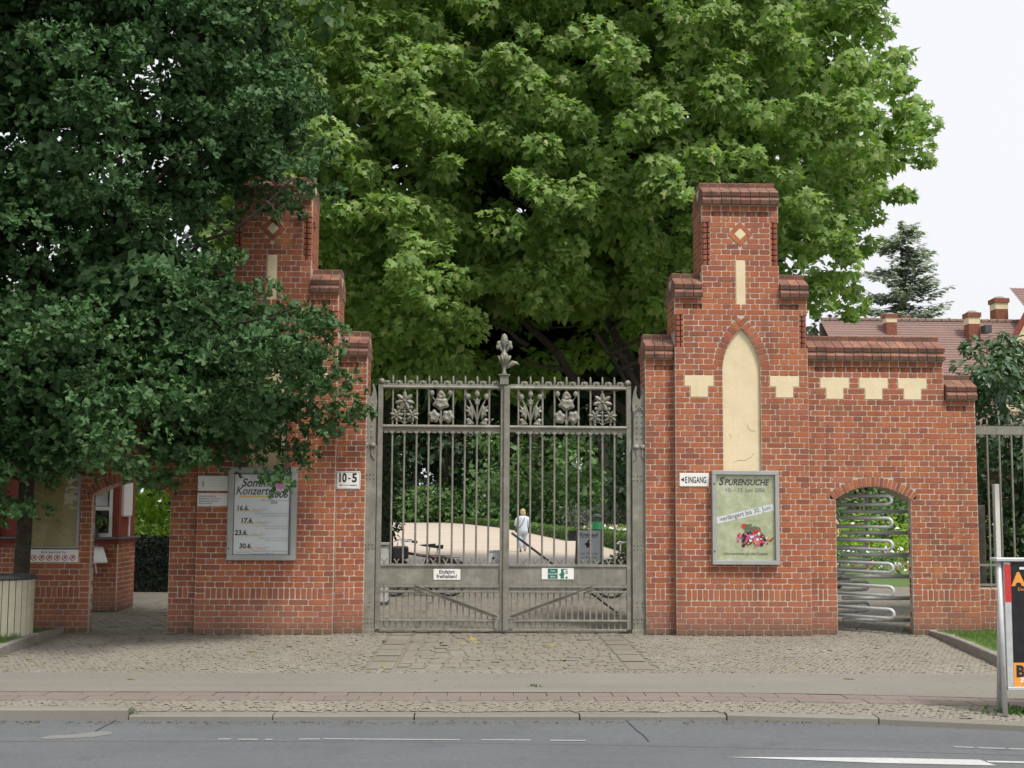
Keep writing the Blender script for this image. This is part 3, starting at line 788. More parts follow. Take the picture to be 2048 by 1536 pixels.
for q in ([(1494, 848), (1496, 856), (1502, 861), (1510, 863)], [(1466, 925), (1478, 920), (1490, 921), (1502, 914), (1508, 906)], [(1458, 868), (1462, 872), (1460, 880)]): plaster_crack(q).build('crack', 'crack', PIER_R)
# ------------------------------------------------------------------ gate
GY = .25
def gate_post(x0, x1, mir, label):
    p = empty('gate_post', ((x0+x1)/2, GY, 0), label, 'gate post', 'iron posts of the gate'); w = (x1-x0)/2
    y0, y1 = -.07, .13
    box('shaft', 'iron', -w, w, y0, y1, 0, 2.52, p, .006); box('foot', 'iron', -w-.01, w+.01, y0-.012, y1+.01, -.01, .05, p, .004)
    m = MB(); m.box(-w*.82, w*.82, y0+.005, y1, 2.50, 3.02); m.build('upper_plate', 'iron', p, bevel=.005)
    m = MB(); m.prism([(-w*.9, 3.0), (w*.9, 3.0), (w*.98, 3.12), (w*.8, 3.27), (w*.45, 3.37), (w*.3, 3.34), (w*.42, 3.27), (w*.2, 3.2), (0, 3.17), (-w*.2, 3.2), (-w*.42, 3.27), (-w*.3, 3.34), (-w*.45, 3.37), (-w*.8, 3.27), (-w*.98, 3.12)], y0+.01, y0+.07)
    for s in (-1, 1): m.tube([(s*w*.75, y0, 2.93), (s*w*.55, y0-.012, 3.02), (0, y0-.015, 3.075)], .012, 6)
    m.build('horned_crest', 'iron', p, bevel=.004)
    m = MB()
    for s in (-1, 1): m.ball((s*w*.5, y0-.01, 2.52), (w*.48, .03, .035), 8, 5)
    m.tube([(-w*.45, y0-.005, 2.50), (-w*.35, y0-.012, 2.40), (-w*.75, y0-.005, 2.33)], .012, 6); m.tube([(w*.45, y0-.005, 2.50), (w*.35, y0-.012, 2.40), (w*.75, y0-.005, 2.33)], .012, 6)
    m.build('volute', 'iron', p)
    rv = MB(); rv.ball((0, 0, 0), (.0105, .010, .0105), 7, 4); me = rv.mesh('rivet', 'iron')
    spots = [(s*w*.32, 3.02-.075*k) for s in (-1, 1) for k in range(-1, 6)]
    for zc in (2.10, 1.16, .17): spots += [(-w*.75+w*.5*k, zc+dz) for k in range(4) for dz in (-.028, .028)]
    spots += [(s*w*.35, z) for s in (-1, 1) for z in (.42, .36)]
    for x, z in spots: link('rivet', me, p, Matrix.Translation((x, y0-.004, z)))
    return p
gate_post(-1.640, -1.440, 1, 'grey iron post against the left brick pier')
gate_post(2.048, 2.250, -1, 'grey iron post against the right brick pier')
def petal(m, c, ang, L, w, lift=.018, y=0.):
    """domed cast petal lying in the XZ plane"""
    d = Vector((cos(ang), 0, sin(ang))); n = Vector((-sin(ang), 0, cos(ang))); c = Vector(c)
    P = [c+Vector((0, y, 0)), c+d*L*.4+n*w+Vector((0, y+.004, 0)), c+d*L*.8+n*w*.75+Vector((0, y, 0)), c+d*L+Vector((0, y-.006, 0)), c+d*L*.8-n*w*.75+Vector((0, y, 0)), c+d*L*.4-n*w+Vector((0, y+.004, 0)),
         c+d*L*.35+Vector((0, y-lift, 0)), c+d*L*.72+Vector((0, y-lift*.8, 0))]
    m.add(P+[p+Vector((0, .022, 0)) for p in P[:6]], [(0, 6, 1), (1, 6, 7, 2), (2, 7, 3), (3, 7, 4), (4, 7, 6, 5), (5, 6, 0)]+[(i, (i+1) % 6, 8+(i+1) % 6, 8+i) for i in range(6)]+[(13, 12, 11, 10, 9, 8)])
def flower(m, c, r, n, a0=pi/2):
    for k in range(n): petal(m, c, a0+2*pi*k/n, r, r*.24)
    m.ball((c[0], c[1]-.016, c[2]), (r*.16, .014, r*.16), 8, 4)
def orn_flower(parent, x):
    m = MB(); m.tube([(x, 0, 2.80), (x, -.01, 3.03)], .009, 6)
    for s in (-1, 1):
        m.tube([(x, -.005, 2.815), (x+s*.04, -.008, 2.855), (x+s*.10, -.008, 2.862)], .008, 6); m.tube([(x, -.005, 2.86), (x+s*.03, -.008, 2.90), (x+s*.075, -.008, 2.915)], .007, 6)
        m.ball((x+s*.107, -.02, 2.815), (.014, .014, .03), 7, 5); m.ball((x+s*.09, -.02, 3.045), (.022, .014, .025), 7, 5)
    m.tube([(x-.06, -.005, 3.0), (x, -.012, 2.99), (x+.06, -.005, 3.0)], .006, 5)
    flower(m, (x, -.028, 3.135), .135, 7); flower(m, (x-.108, -.024, 2.935), .095, 7, pi/2+.4); flower(m, (x+.108, -.024, 2.935), .095, 7, pi/2-.4)
    return m.build('flower_ornament', 'iron', parent)
def blob(m, c, pts, y0, th, dome=.02):
    """scalloped cast leaf: outline around c"""
    n = len(pts); P = [Vector((c[0]+x, y0, c[1]+z)) for x, z in pts]; Q = [Vector((c[0]+x*.55, y0-dome, c[1]+z*.55)) for x, z in pts]
    B2 = [p+Vector((0, th, 0)) for p in P]
    m.add(P+Q+B2+[Vector((c[0], y0-dome*.6, c[1]))], [(i, (i+1) % n, n+(i+1) % n, n+i) for i in range(n)]+[(n+i, n+(i+1) % n, 3*n) for i in range(n)]+[(i, 2*n+i, 2*n+(i+1) % n, (i+1) % n) for i in range(n)]+[tuple(2*n+i for i in range(n-1, -1, -1))])
def lobed(rx, rz, lobes, dep=.16, n=24, a0=0.):
    return [(rx*(1+dep*cos(lobes*(2*pi*k/n)+a0))*cos(2*pi*k/n), rz*(1+dep*cos(lobes*(2*pi*k/n)+a0))*sin(2*pi*k/n)) for k in range(n)]
def orn_leaf(parent, x):
    m = MB()
    m.tube([(x, 0, 2.80), (x, -.01, 3.06)], .011, 6)
    for s in (-1, 1):
        m.tube([(x, -.005, 2.815), (x+s*.02, -.008, 2.88), (x+s*.06, -.006, 2.915)], .009, 6)
        blob(m, (x+s*.098, 2.925), lobed(.078, .085, 5, .14, a0=s), -.016, .02, .026)
        m.tube([(x+s*.02, -.005, 3.05), (x+s*.10, 0, 3.17), (x+s*.125, 0, 3.21)], .007, 5)
        m.ball((x+s*.125, -.012, 3.245), (.034, .024, .042), 10, 7)
    blob(m, (x, 3.10), lobed(.105, .082, 5, .13, a0=2.2), -.02, .022, .03)
    blob(m, (x, 3.215), lobed(.058, .062, 3, .12, a0=1.2), -.012, .022, .028)
    return m.build('leaf_ornament', 'iron', parent)
def orn_thistle(parent, x):
    m = MB(); m.tube([(x, 0, 2.80), (x, -.01, 3.12)], .013, 6)
    def head(hx, hz, a, r):
        m.ball((hx, -.014, hz), (r, r*.8, r*1.15), 10, 7)
        d = Vector((cos(a), 0, sin(a)))
        for k in (-2, -1, 0, 1, 2): petal(m, (hx+d.x*r*.5, -.012, hz+d.z*r*.5), a+k*.33, r*1.35, r*.24, .01)
    for s in (-1, 1):
        m.tube([(x, -.005, 2.87), (x+s*.06, -.008, 3.05), (x+s*.115, -.004, 3.16)], [.014, .012, .010], 6)
        head(x+s*.125, 3.20, pi/2-s*.85, .037)
        sp = [(-.02, -.10), (.01, -.05), (.045, -.045), (.03, -.005), (.07, .015), (.045, .045), (.06, .09), (.02, .06), (-.005, .10), (-.03, .03), (-.035, -.04)]
        blob(m, (x+s*.085, 2.985), [(s*a*1.1, b*1.1) for a, b in sp][::s], -.014, .016, .016)
        sp = [(-.045, -.02), (.0, -.035), (.05, -.045), (.035, -.005), (.055, .03), (.02, .045), (-.01, .02)]
        blob(m, (x+s*.09, 2.85), [(s*a*1.2, b*1.3) for a, b in sp][::s], -.012, .014, .014)
    head(x, 3.235, pi/2, .036)
    blob(m, (x, 3.13), [(-.05, .045), (-.035, 0), (-.03, -.035), (0, -.06), (.03, -.035), (.035, 0), (.05, .045), (.02, .025), (0, .05), (-.02, .025)], -.016, .016, .014)
    return m.build('thistle_ornament', 'iron', parent)
def gate_leaf(xo, xi, s, label, bars, orns, parent_label=None):
    """xo outer stile edge, xi inner edge at the meeting post; s=+1 when outer is left"""
    g = empty('gate_leaf', ((xo+xi)/2, GY, 0), label, 'gate'); ox = (xo+xi)/2
    a, b = (min(xo, xi)-ox, max(xo, xi)-ox)
    so = -s     # side of the outer stile
    e = a if so < 0 else b
    f = lambda x: (min(e, e+s*x), max(e, e+s*x))
    st = MB(); st.box(*f(.066), -.03, .03, .045, 3.36); st.build('outer_stile', 'iron', g, bevel=.004)
    st = MB(); st.lathe([(.0, -.03), (.043, -.028), (.043, .028), (.0, .03)], ((e+s*.045), 0, 3.40), 14, 'y'); st.ball((e+s*.05, -.03, 3.40), (.032, .02, .032), 8, 5); st.build('scroll', 'iron', g, smooth=True)
    r0, r1 = a+(.066 if so < 0 else .0), b-(.066 if so > 0 else .0)
    def rail(n, z0, z1, d=.028, y=0.): return box(n, 'iron', r0, r1, y-d, y+d, z0, z1, g, .004)
    m = MB(); m.tube([(r0, -.018, 3.325), (r1, -.018, 3.325)], .022, 8); m.box(r0, r1, -.012, .02, 3.335, 3.375); m.build('top_rail', 'iron', g)
    m = MB(); m.tube([(r0, -.018, 2.785), (r1, -.018, 2.785)], .024, 8); m.box(r0, r1, -.008, .02, 2.715, 2.775); m.build('middle_rail', 'iron', g)
    rail('panel_angle', .885, .918, .03); rail('lower_rail', .603, .633, .026, -.01); rail('girth_rail', .533, .563, .026, -.012); rail('kick_rail', .150, .176, .026, -.01); rail('bottom_rail', .022, .052, .03)
    box('plate', 'iron', r0, r1, -.012, .012, .652, .884, g); box('plate_lip', 'iron', r0, r1, -.03, .02, .636, .651, g)
    bm = MB(); bm.tube([(0, 0, .92), (0, 0, 3.335)], .0135, 8, False); bme = bm.mesh('bar', 'iron', True)
    sp = MB(); sp.lathe([(.011, 3.37), (.016, 3.385), (.016, 3.44), (.010, 3.475), (.001, 3.49)], n=8); sme = sp.mesh('spike', 'iron', True)
    kn = MB(); kn.ball((0, 0, 3.395), (.025, .025, .025), 8, 6); kn.prism([(-.042, 3.372), (.042, 3.372), (.05, 3.40), (.03, 3.418), (-.03, 3.418), (-.05, 3.40)], -.005, .012); kme = kn.mesh('knob', 'iron')
    star = MB(); star.prism([(-.042, 2.700), (-.02, 2.725), (.02, 2.725), (.042, 2.700), (.018, 2.698), (.012, 2.68), (-.012, 2.68), (-.018, 2.698)], -.028, -.008); stme = star.mesh('bracket', 'iron')
    fr = MB(); fr.prism([(-.022, 2.714), (.022, 2.714), (.030, 2.695), (-.030, 2.695)], -.018, -.004); frm = fr.mesh('fringe_tooth', 'iron')
    cr = MB()
    for q in (-1, 1): cr.tube([(0, 0, .92), (q*.014, 0, .955), (q*.034, 0, .985)], .010, 5)
    cr.tube([(0, 0, .9), (0, 0, .94)], .013, 5); crm = cr.mesh('cresting', 'iron')
    full = [x-ox for x in bars]
    for x in full:
        link('bar', bme, g, Matrix.Translation((x, 0, 0))); link('spike', sme, g, Matrix.Translation((x, 0, 0))); link('bracket', stme, g, Matrix.Translation((x, 0, 0)))
    mids = [full[0]-.0825]+[x+.0825 for x in full]
    for x in mids:
        if a+.04 < x < b-.01:
            link('knob', kme, g, Matrix.Translation((x, -.005, 0))); link('fringe_tooth', frm, g, Matrix.Translation((x, -.012, 0)))
            if x-r0 > .03 and r1-x > .03: link('cresting', crm, g, Matrix.Translation((x, 0, 0)))
    pk = MB(); pk.box(-.009, .009, -.009, .009, .052, .636); pkm = pk.mesh('picket', 'iron')
    x = full[0]-.0825
    while x < full[-1]+.12:
        if r0+.03 < x < r1-.03: link('picket', pkm, g, Matrix.Translation((x, .008, 0)))
        x += .0825
    # diagonal brace
    bx0 = e+s*.53; bx1 = (b if so < 0 else a)-s*.02
    m = MB(); d = Vector((bx1-bx0, 0, .205-.618)); n = Vector((-d.z, 0, d.x)).normalized()
    for off, y in ((.018, -.045), (-.018, -.045)):
        pass
    for q0, q1, ya, yb in ((-.026, -.020, -.05, -.02), (-.026, .026, -.026, -.019), (.020, .026, -.05, -.02)):
        A_, B_ = Vector((bx0, 0, .618)), Vector((bx1, 0, .205)); P = [A_+n*q0, B_+n*q0, B_+n*q1, A_+n*q1]
        m.prism([(p.x, p.z) for p in P], ya, yb)
    m.build('brace', 'iron', g)
    box('brace_shoe', 'iron', min(bx1, bx1-s*.03), max(bx1, bx1-s*.03), -.045, -.02, .055, .21, g)
    rv = MB(); rv.ball((0, 0, 0), (.008, .008, .008), 6, 4); rme = rv.mesh('rivet', 'iron')
    for k in range(12):
        for z in (.644, .037): link('rivet', rme, g, Matrix.Translation((r0+.05+(r1-r0-.1)*k/11, -.032, z)))
    for z in (3.34, 3.02, 2.98, 2.84, 2.80, .60, .54, .42, .16): link('rivet', rme, g, Matrix.Translation((e+s*.03, -.032, z)))
    for i, fn in zip(orns, (orn_flower, orn_leaf, orn_thistle)): o = fn(g, full[i]); o.location = (0, -.004, 0)
    return g
GL = gate_leaf(-1.430, .240, 1, 'left iron gate leaf, closed, with the Einfahrt freihalten plate', [-1.232+.1652*k for k in range(9)], (1, 4, 7))
GR = gate_leaf(2.042, .372, -1, 'right iron gate leaf, closed, with the green and white university plate', [.492+.1652*k for k in range(9)], (7, 4, 1))
# meeting post with finial belongs to the right leaf
def child_box(n, mt, x0, x1, y0, y1, z0, z1, p, bevel=0.): return box(n, mt, x0-p.location.x, x1-p.location.x, y0, y1, z0, z1, p, bevel)
child_box('meeting_stile', 'iron', .246, .372, -.045, .03, .02, 3.36, GR, .006); child_box('cover_strip', 'iron', .290, .362, -.075, -.046, .03, 3.35, GR, .006)
child_box('stile_block', 'iron', .232, .352, -.085, .03, 3.362, 3.49, GR, .005); child_box('stile_cap', 'iron', .212, .372, -.105, .05, 3.491, 3.503, GR)
fn = MB(); c = (.292-GR.location.x, -.03, 0)
fn.lathe([(.035, 3.504), (.04, 3.52), (.022, 3.545), (.028, 3.60), (.052, 3.68), (.066, 3.755), (.04, 3.80), (.02, 3.83), (.016, 3.87), (.030, 3.90), (.048, 3.95), (.045, 4.01), (.03, 4.055), (.008, 4.075)], c, 12)
for k in range(8):
    a = 2*pi*k/8+.3; dx, dy = cos(a), sin(a)
    fn.tube([(c[0]+dx*.035, c[1]+dy*.035, 3.63), (c[0]+dx*.062, c[1]+dy*.062, 3.71), (c[0]+dx*.09, c[1]+dy*.09, 3.765), (c[0]+dx*.075, c[1]+dy*.075, 3.745)], [.010, .018, .014, .004], 6)
for s in (-1, 1):
    fn.tube([(c[0]+s*.01, c[1], 3.80), (c[0]+s*.045, c[1], 3.86), (c[0]+s*.075, c[1]-.005, 3.91), (c[0]+s*.075, c[1]-.01, 3.955), (c[0]+s*.045, c[1]-.012, 3.965)], [.012, .022, .034, .03, .012], 7)
    fn.ball((c[0]+s*.092, c[1]-.015, 3.885), (.024, .03, .034), 7, 5)
fn.tube([(c[0]+.02, c[1], 3.59), (c[0]+.07, c[1], 3.63), (c[0]+.12, c[1]-.01, 3.665), (c[0]+.17, c[1]-.01, 3.665), (c[0]+.205, c[1]-.01, 3.64)], [.012, .03, .04, .022, .004], 7)
for k in range(26):
    a = k*2.4; z = 3.90+.006*k; r = .047*(1-max(0, (z-3.98))*6) if z > 3.98 else .045
    fn.ball((c[0]+cos(a)*r, c[1]+sin(a)*r, z), (.011, .011, .014), 5, 4)
fn.build('finial', 'iron', GR, smooth=True)
# prop bar and lock box behind the right leaf
m = MB(); m.tube([(.41, .10, 1.34), (2.17, 2.9, .02)], .017, 8); pb = m.build('prop_bar', 'steel_dark'); tag(pb, 'dark iron prop bar slanting from the gate centre to the ground behind', 'bar')
lk = empty('lock_box', (.17, .34, 1.0), 'grey lock box hanging at the gate centre just above the plate', 'lock box')
box('case', 'steel', -.075, .075, 0, .10, -.075, .085, lk, .008); box('hood', 'steel', -.085, .082, -.012, .11, .086, .10, lk)
MB().lathe([(.018, 0), (.018, .012)], (-.01, -.014, -.005), 10, 'y').build('keyhole', 'ink', lk)

# ------------------------------------------------------------------ turnstile
ts = empty('turnstile', (4.72, .95, 0), 'tubular steel turnstile filling the right-hand brick archway', 'turnstile')
m = MB(); m.tube([(0, 0, 0), (0, 0, 2.15)], .055, 12); m.build('rotor_post', 'steel', ts, True)
for ang in (-40, 23, 115, 205):
    ca, sa = cos(radians(ang)), sin(radians(ang)); L = 1.20 if ang == -40 else 1.07
    for z in (1.817, 1.507, 1.20, .89, .577, .27):
        pts = [(.03*ca, .03*sa, z+.06), ((L-.09)*ca, (L-.09)*sa, z+.06)]
        for k in range(1, 6):
            t = pi/2-pi*k/6; q = L-.09+.065*cos(t); pts.append((q*ca, q*sa, z+.06*sin(t)))
        pts += [((L-.09)*ca, (L-.09)*sa, z-.06), (.03*ca, .03*sa, z-.06)]
        MB().tube(pts, .024, 8).build('arm', 'steel', ts, True)
for z in (1.66, 1.362, 1.054, .75, .447, .148):
    MB().tube([(.35, -.28, z), (1.42, -.28, z)], .028, 10).build('comb_bar', 'steel', ts, True)
MB().tube([(1.42, -.28, 0), (1.42, -.28, 2.2)], .04, 10).build('comb_post', 'steel', ts, True)
m = MB(); N = 14
for k in range(N):
    t0, t1 = pi*k/N, pi*(k+1)/N
m.lathe([(.85, 2.02), (.86, 2.05), (.80, 2.10), (.02, 2.13)], (.55, .25, 0), 26); m.build('canopy', 'steel', ts)
box('stop_plate', 'steel_dark', .12, .13, -.40, -.05, .02, .30, ts)

# ------------------------------------------------------------------ railing right of the wall
rl = empty('iron_railing', (6.8, .36, 0), 'grey iron railing on a low brick plinth beside the brick wall', 'fence')
B = Bricks(rl, 'brick'); pl = lambda t, z: Vector((t-6.8, -.06, z)); cm = MB()
for i in range(8): lay_row(B, i, [(6.8, 9.6)], pl, 0, 6.8)
cm.box(.002, 2.8, -.056, .22, 0, 8*CR); cm.build('mortar_core', 'mortar', rl); B.emit()
box('lower_rail', 'iron', 0, 2.8, -.012, .012, .915, .945, rl); box('bottom_rail', 'iron', 0, 2.8, -.012, .012, .645, .675, rl)
box('top_rail', 'iron', 0, 2.8, -.018, .018, 2.74, 2.86, rl)
bme = MB().tube([(0, 0, .60), (0, 0, 2.74)], .014, 8, False).mesh('bar', 'iron', True)
sme = MB().lathe([(.011, 2.86), (.016, 2.88), (.016, 2.91), (.002, 2.965)], n=8).mesh('spike', 'iron', True)
rm = MB(); rm.tube([(.032*cos(a), 0, 2.735+.032*sin(a)) for a in [pi+pi*k/8 for k in range(9)]], .008, 6); rm.ball((0, 0, 2.728), .014, 7, 5); rme = rm.mesh('ring', 'iron')
for k in range(16):
    x = .075+.172*k; link('bar', bme, rl, Matrix.Translation((x, 0, 0))); link('spike', sme, rl, Matrix.Translation((x, -.012, 0)))
    if k < 15: link('ring', rme, rl, Matrix.Translation((x+.086, -.012, 0)))
wp = box('white_post', 'white', 7.32, 7.385, .75, .83, 0, 2.06); tag(wp, 'white painted post standing behind the railing bars', 'post')
tf = empty('timber_fence', (6.9, 1.0, 0), 'weathered grey timber boards behind the railing', 'fence')
for k in range(3): box('board', 'wood', .0+.13*k, .12+.13*k, -.012, .012, 0, 2.0-.12*k+.05*(k % 2), tf, .004)

# ------------------------------------------------------------------ signs and notice boxes
def frame(parent, w, h, fwid, dep, mat='alu'):
    for n, q in (('frame_top', (-w/2, w/2, h/2-fwid, h/2)), ('frame_bottom', (-w/2, w/2, -h/2, -h/2+fwid))): box(n, mat, q[0], q[1], -dep, 0, q[2], q[3], parent, .004)
    for n, q in (('frame_side', (-w/2, -w/2+fwid)), ('frame_side', (w/2-fwid, w/2))): box(n, mat, q[0], q[1], -dep+.001, 0, -h/2+fwid, h/2-fwid, parent, .004)
def poly(name, mat, pts, y, parent): return MB().add([(x, y, z) for x, z in pts], [tuple(range(len(pts)))] if sum(pts[i][0]*pts[(i+1) % len(pts)][1]-pts[(i+1) % len(pts)][0]*pts[i][1] for i in range(len(pts))) > 0 else [tuple(range(len(pts)-1, -1, -1))]).build(name, mat, parent)
def rect(name, mat, x0, x1, z0, z1, y, parent): return poly(name, mat, [(x0, z0), (x1, z0), (x1, z1), (x0, z1)], y, parent)
# right: SPURENSUCHE
nb = empty('notice_box', (3.54, 0, 1.57), 'framed notice box with pale green SPURENSUCHE poster and red flowers', 'notice board')
w, h = .905, 1.255; frame(nb, w, h, .055, .09); box('back', 'alu', -w/2+.01, w/2-.01, -.012, -.002, -h/2+.01, h/2-.01, nb)
def poster_green():
    t = NT('poster_green'); c = t.ramp(t.noise(9, 9, rough=.7), [(.3, (.30, .34, .20)), (.5, (.41, .45, .28)), (.72, (.57, .59, .43))])
    c = t.mix(t.ramp(t.noise(34, 6), [(.62, (0, 0, 0)), (.7, (.6, .6, .6))]), c, (.58, .62, .48)); t.base(c); t.p.inputs['Roughness'].default_value = .6; return t.m
M['poster_green'] = poster_green()
rect('poster', 'poster_green', -.395, .395, -.57, .57, -.044, nb)
yy = -.0455
text('lettering', 'S', .150, -.355, yy, .435, 'ink', nb, 'LEFT', .25, sx=.85, bold=.004); text('lettering', 'PURENSUCHE', .112, -.28, yy, .435, 'ink', nb, 'LEFT', .25, sx=.86, bold=.003)
text('lettering', '10. – 12. Juni 2006', .072, 0, yy, .345, 'ink_grey', nb, bold=.001)
a = radians(13.5); cc, ss = cos(a), sin(a); q = [(-.40, -.045), (.40, -.045), (.40, .045), (-.40, .045)]
poly('strip', 'paper', [(max(-.394, min(.394, .0+x*cc-z*ss)), .05+x*ss+z*cc) for x, z in q], -.0452, nb)
text('lettering', 'verlängert bis 30. Juni', .088, .008, -.0460, .03, 'ink_grey', nb, rot=a, sx=.92, bold=.001)
r_ = random.Random(4)
def dots(n, cx, cz, sx, sz, r0, r1, mats, parent, y, name='flower_print'):
    for mt in mats:
        m = MB()
        for k in range(n):
            x, z, r = cx+r_.gauss(0, sx), cz+r_.gauss(0, sz), r_.uniform(r0, r1); b = r_.random()*6; nn = 9; m.add([(x+r*(1+.25*sin(3*t+b))*cos(t), y-.00008*k, z+r*(1+.25*cos(2*t+b))*sin(t)) for t in [2*pi*i/nn for i in range(nn)]], [tuple(range(nn))])
        m.build(name, mt, parent); y -= .0012
M['print_leaf'] = plain('leaf_print', (.10, .16, .09), .6, 0, .4, 40)
dots(20, .09, -.19, .07, .055, .02, .045, ['print_leaf'], nb, -.0454); dots(30, .11, -.29, .10, .040, .008, .026, ['red', 'pink', 'redpaint'], nb, -.0475); dots(5, .17, -.18, .05, .02, .012, .024, ['red'], nb, -.0520); dots(2, -.02, -.105, .008, .008, .025, .035, ['red'], nb, -.0530); dots(9, .13, -.29, .09, .03, .01, .022, ['orange', 'paper'], nb, -.0540)
text('lettering', 'Informationen an den Kassen', .055, 0, yy, -.50, 'ink_grey', nb, sx=.92, bold=.001)
rect('pane', 'glass', -.397, .397, -.572, .572, -.064, nb)
for z in (.45, -.45): MB().lathe([(.010, 0), (.010, .006)], (-.425, -.096, z), 8, 'y').build('lock', 'ink', nb)
# left: concerts
nb = empty('notice_box', (-2.912, 0, 1.585), 'framed notice box with white concert programme poster, partly under oak leaves', 'notice board')
w, h = .905, 1.225; frame(nb, w, h, .07, .09); box('back', 'alu', -w/2+.01, w/2-.01, -.012, -.002, -h/2+.01, h/2-.01, nb)
rect('poster', 'paper', -.375, .345, -.535, .52, -.044, nb)
text('lettering', 'Sommer', .155, -.05, yy, .36, 'ink', nb, shear=.3, sx=.9, bold=.004); text('lettering', 'Konzerte', .150, -.12, yy, .255, 'ink', nb, shear=.3, sx=.85, bold=.003)
rect('yellow_line', 'yellow', -.32, .07, .215, .24, -.0452, nb); text('lettering', '2006', .125, .205, yy, .215, 'ink', nb, shear=.3, sx=.95, bold=.004)
for k in range(22):
    a = 2*pi*k/22; R_ = .115 if k % 2 else .085; c0 = (.225, .385)
    poly('flower_print', 'pink' if k % 3 else 'pinkpale', [(c0[0], c0[1]), (c0[0]+R_*.6*cos(a-.12), c0[1]+R_*.5*sin(a-.12)), (c0[0]+R_*cos(a), c0[1]+R_*.85*sin(a)), (c0[0]+R_*.6*cos(a+.12), c0[1]+R_*.5*sin(a+.12))], -.0465-.0001*k, nb)
text('lettering', 'Berlin-Dahlem', .03, -.02, yy, .17, 'ink_grey', nb, 'LEFT'); text('lettering', 'Botanischer Garten', .02, .20, yy, .17, 'ink_grey', nb, 'LEFT')
poly('crown_print', 'ink_pale', [(.10, .15), (.12, .185), (.135, .165), (.15, .19), (.165, .165), (.18, .185), (.20, .15), (.19, .13), (.11, .13)], yy, nb)
for z, x, t, l1, l2 in ((.045, -.35, '16.6.', 'Es spielen das Salon Ensemble Berlin', 'mit der Sängerin und Solistin'), (-.12, -.29, '17.6.', 'Lieder und Arien, ein lustiger Abend', 'Sommerliches am Abend'), (-.28, -.36, '23.6.', 'Klassik im Garten mit Quartett', 'Musik zur blauen Stunde'), (-.455, -.30, '30.6.', 'Klassik im Garten II, Bläser Ensemble', 'Werke von Mozart, Strauss, Schumann')):
    text('lettering', t, .088, x, yy, z, 'ink', nb, 'LEFT', .1, bold=.003); rect('yellow_line', 'yellow', x+.01, x+.36, z-.016, z-.006, -.0452, nb)
    text('lettering', 'Freitag, 18 Uhr', .032, x+.21, yy, z, 'ink_pale', nb, 'LEFT', .2)
    for k, tt in enumerate((l1, l2)): text('lettering', tt, .030, .335, yy, z-.05-.032*k, 'ink_pale', nb, 'RIGHT', .25)
rect('rule', 'ink_pale', -.35, .33, -.478-.012, -.487, -.0452, nb)
text('lettering', 'Königin-Luise-Straße', .024, -.34, yy, -.513, 'ink_grey', nb, 'LEFT'); text('lettering', 'Eintritt frei', .024, .05, yy, -.528, 'ink_grey', nb, 'LEFT')
rect('pane', 'glass', -.382, .382, -.542, .542, -.064, nb)
MB().lathe([(.010, 0), (.010, .006)], (-.425, -.096, -.46), 8, 'y').build('lock', 'ink', nb)
# plates
pt = empty('entrance_plate', (2.862, 0, 2.074), 'small white enamel plate with black arrow and EINGANG', 'sign')
box('plate', 'white', -.20, .20, -.012, -.002, -.09, .09, pt, .003); poly('arrow', 'ink', [(-.185, 0), (-.14, .03), (-.14, -.03)], -.0135, pt)
[text('lettering', ch, .12, -.118+.046*i+(.006 if i > 1 else 0)-(.012 if i == 1 else 0)*0, -.0135, -.043, 'ink', pt, sx=.55, bold=.0025) for i, ch in enumerate('')]
cx_ = -.132
for ch, w_ in zip('EINGANG', (.040, .020, .043, .044, .043, .043, .044)): text('lettering', ch, .12, cx_+w_/2, -.0135, -.043, 'ink', pt, sx=.52, bold=.0025); cx_ += w_+.003
pt = empty('number_plate', (-1.808, .125, 2.04), 'square white enamel plate reading 10 - 5 with a small arrow', 'sign')
box('plate', 'white', -.165, .165, -.012, -.002, -.12, .12, pt, .003)
for q in ((-.155, .155, .105, .109), (-.155, .155, -.109, -.105), (-.155, -.151, -.105, .105), (.151, .155, -.105, .105)): rect('border', 'ink', *q, -.0135, pt)
text('lettering', '10', .165, -.078, -.0135, -.022, 'ink', pt, sx=.72, bold=.006); text('lettering', '-', .13, .018, -.0135, -.005, 'ink', pt, bold=.002); text('lettering', '5', .165, .088, -.0135, -.022, 'ink', pt, sx=.9, bold=.006)
rect('arrow', 'ink', -.10, .10, -.069, -.063, -.0135, pt); poly('arrow', 'ink', [(-.12, -.066), (-.09, -.054), (-.09, -.078)], -.0137, pt)
for k in range(4): poly('arrow', 'ink', [(.03+.025*k, -.066), (.05+.025*k, -.052), (.044+.025*k, -.066), (.05+.025*k, -.080)], -.0139, pt)
pt = empty('keep_clear_plate', (-.466, .238, .778), 'white rectangular plate reading Einfahrt freihalten on the left gate leaf', 'sign')
box('plate', 'white', -.181, .181, -.008, 0, -.072, .072, pt, .002)
text('lettering', 'Einfahrt', .072, .0, -.0095, .012, 'ink', pt, sx=.95, bold=.0015); text('lettering', 'freihalten!', .072, .0, -.0095, -.048, 'ink', pt, sx=.95, bold=.0015)
for x in (-.155, .125): MB().tube([(x, -.004, -.13), (x, -.004, .13)], .002, 5).build('wire', 'steel', pt)
pt = empty('university_plate', (1.036, .238, .795), 'white plate with green seal and cut-out emblem on the right gate leaf', 'sign')
box('plate', 'white', -.218, .218, -.008, 0, -.077, .077, pt, .002)
rect('seal_field', 'green_sign', -.135, .0, -.068, .068, -.0095, pt)
for k, tt in enumerate(('Freie', 'Universität', 'Berlin')): text('lettering', tt, .036, -.066, -.0105, .026-.038*k, 'white', pt, sx=.8)
poly('emblem', 'green_sign', [(.045, .066), (.135, .066), (.135, .055), (.085, .055), (.078, .03), (.095, -.005), (.085, -.03), (.088, -.066), (.035, -.066), (.04, -.035), (.015, -.012), (.045, .01)], -.0095, pt)
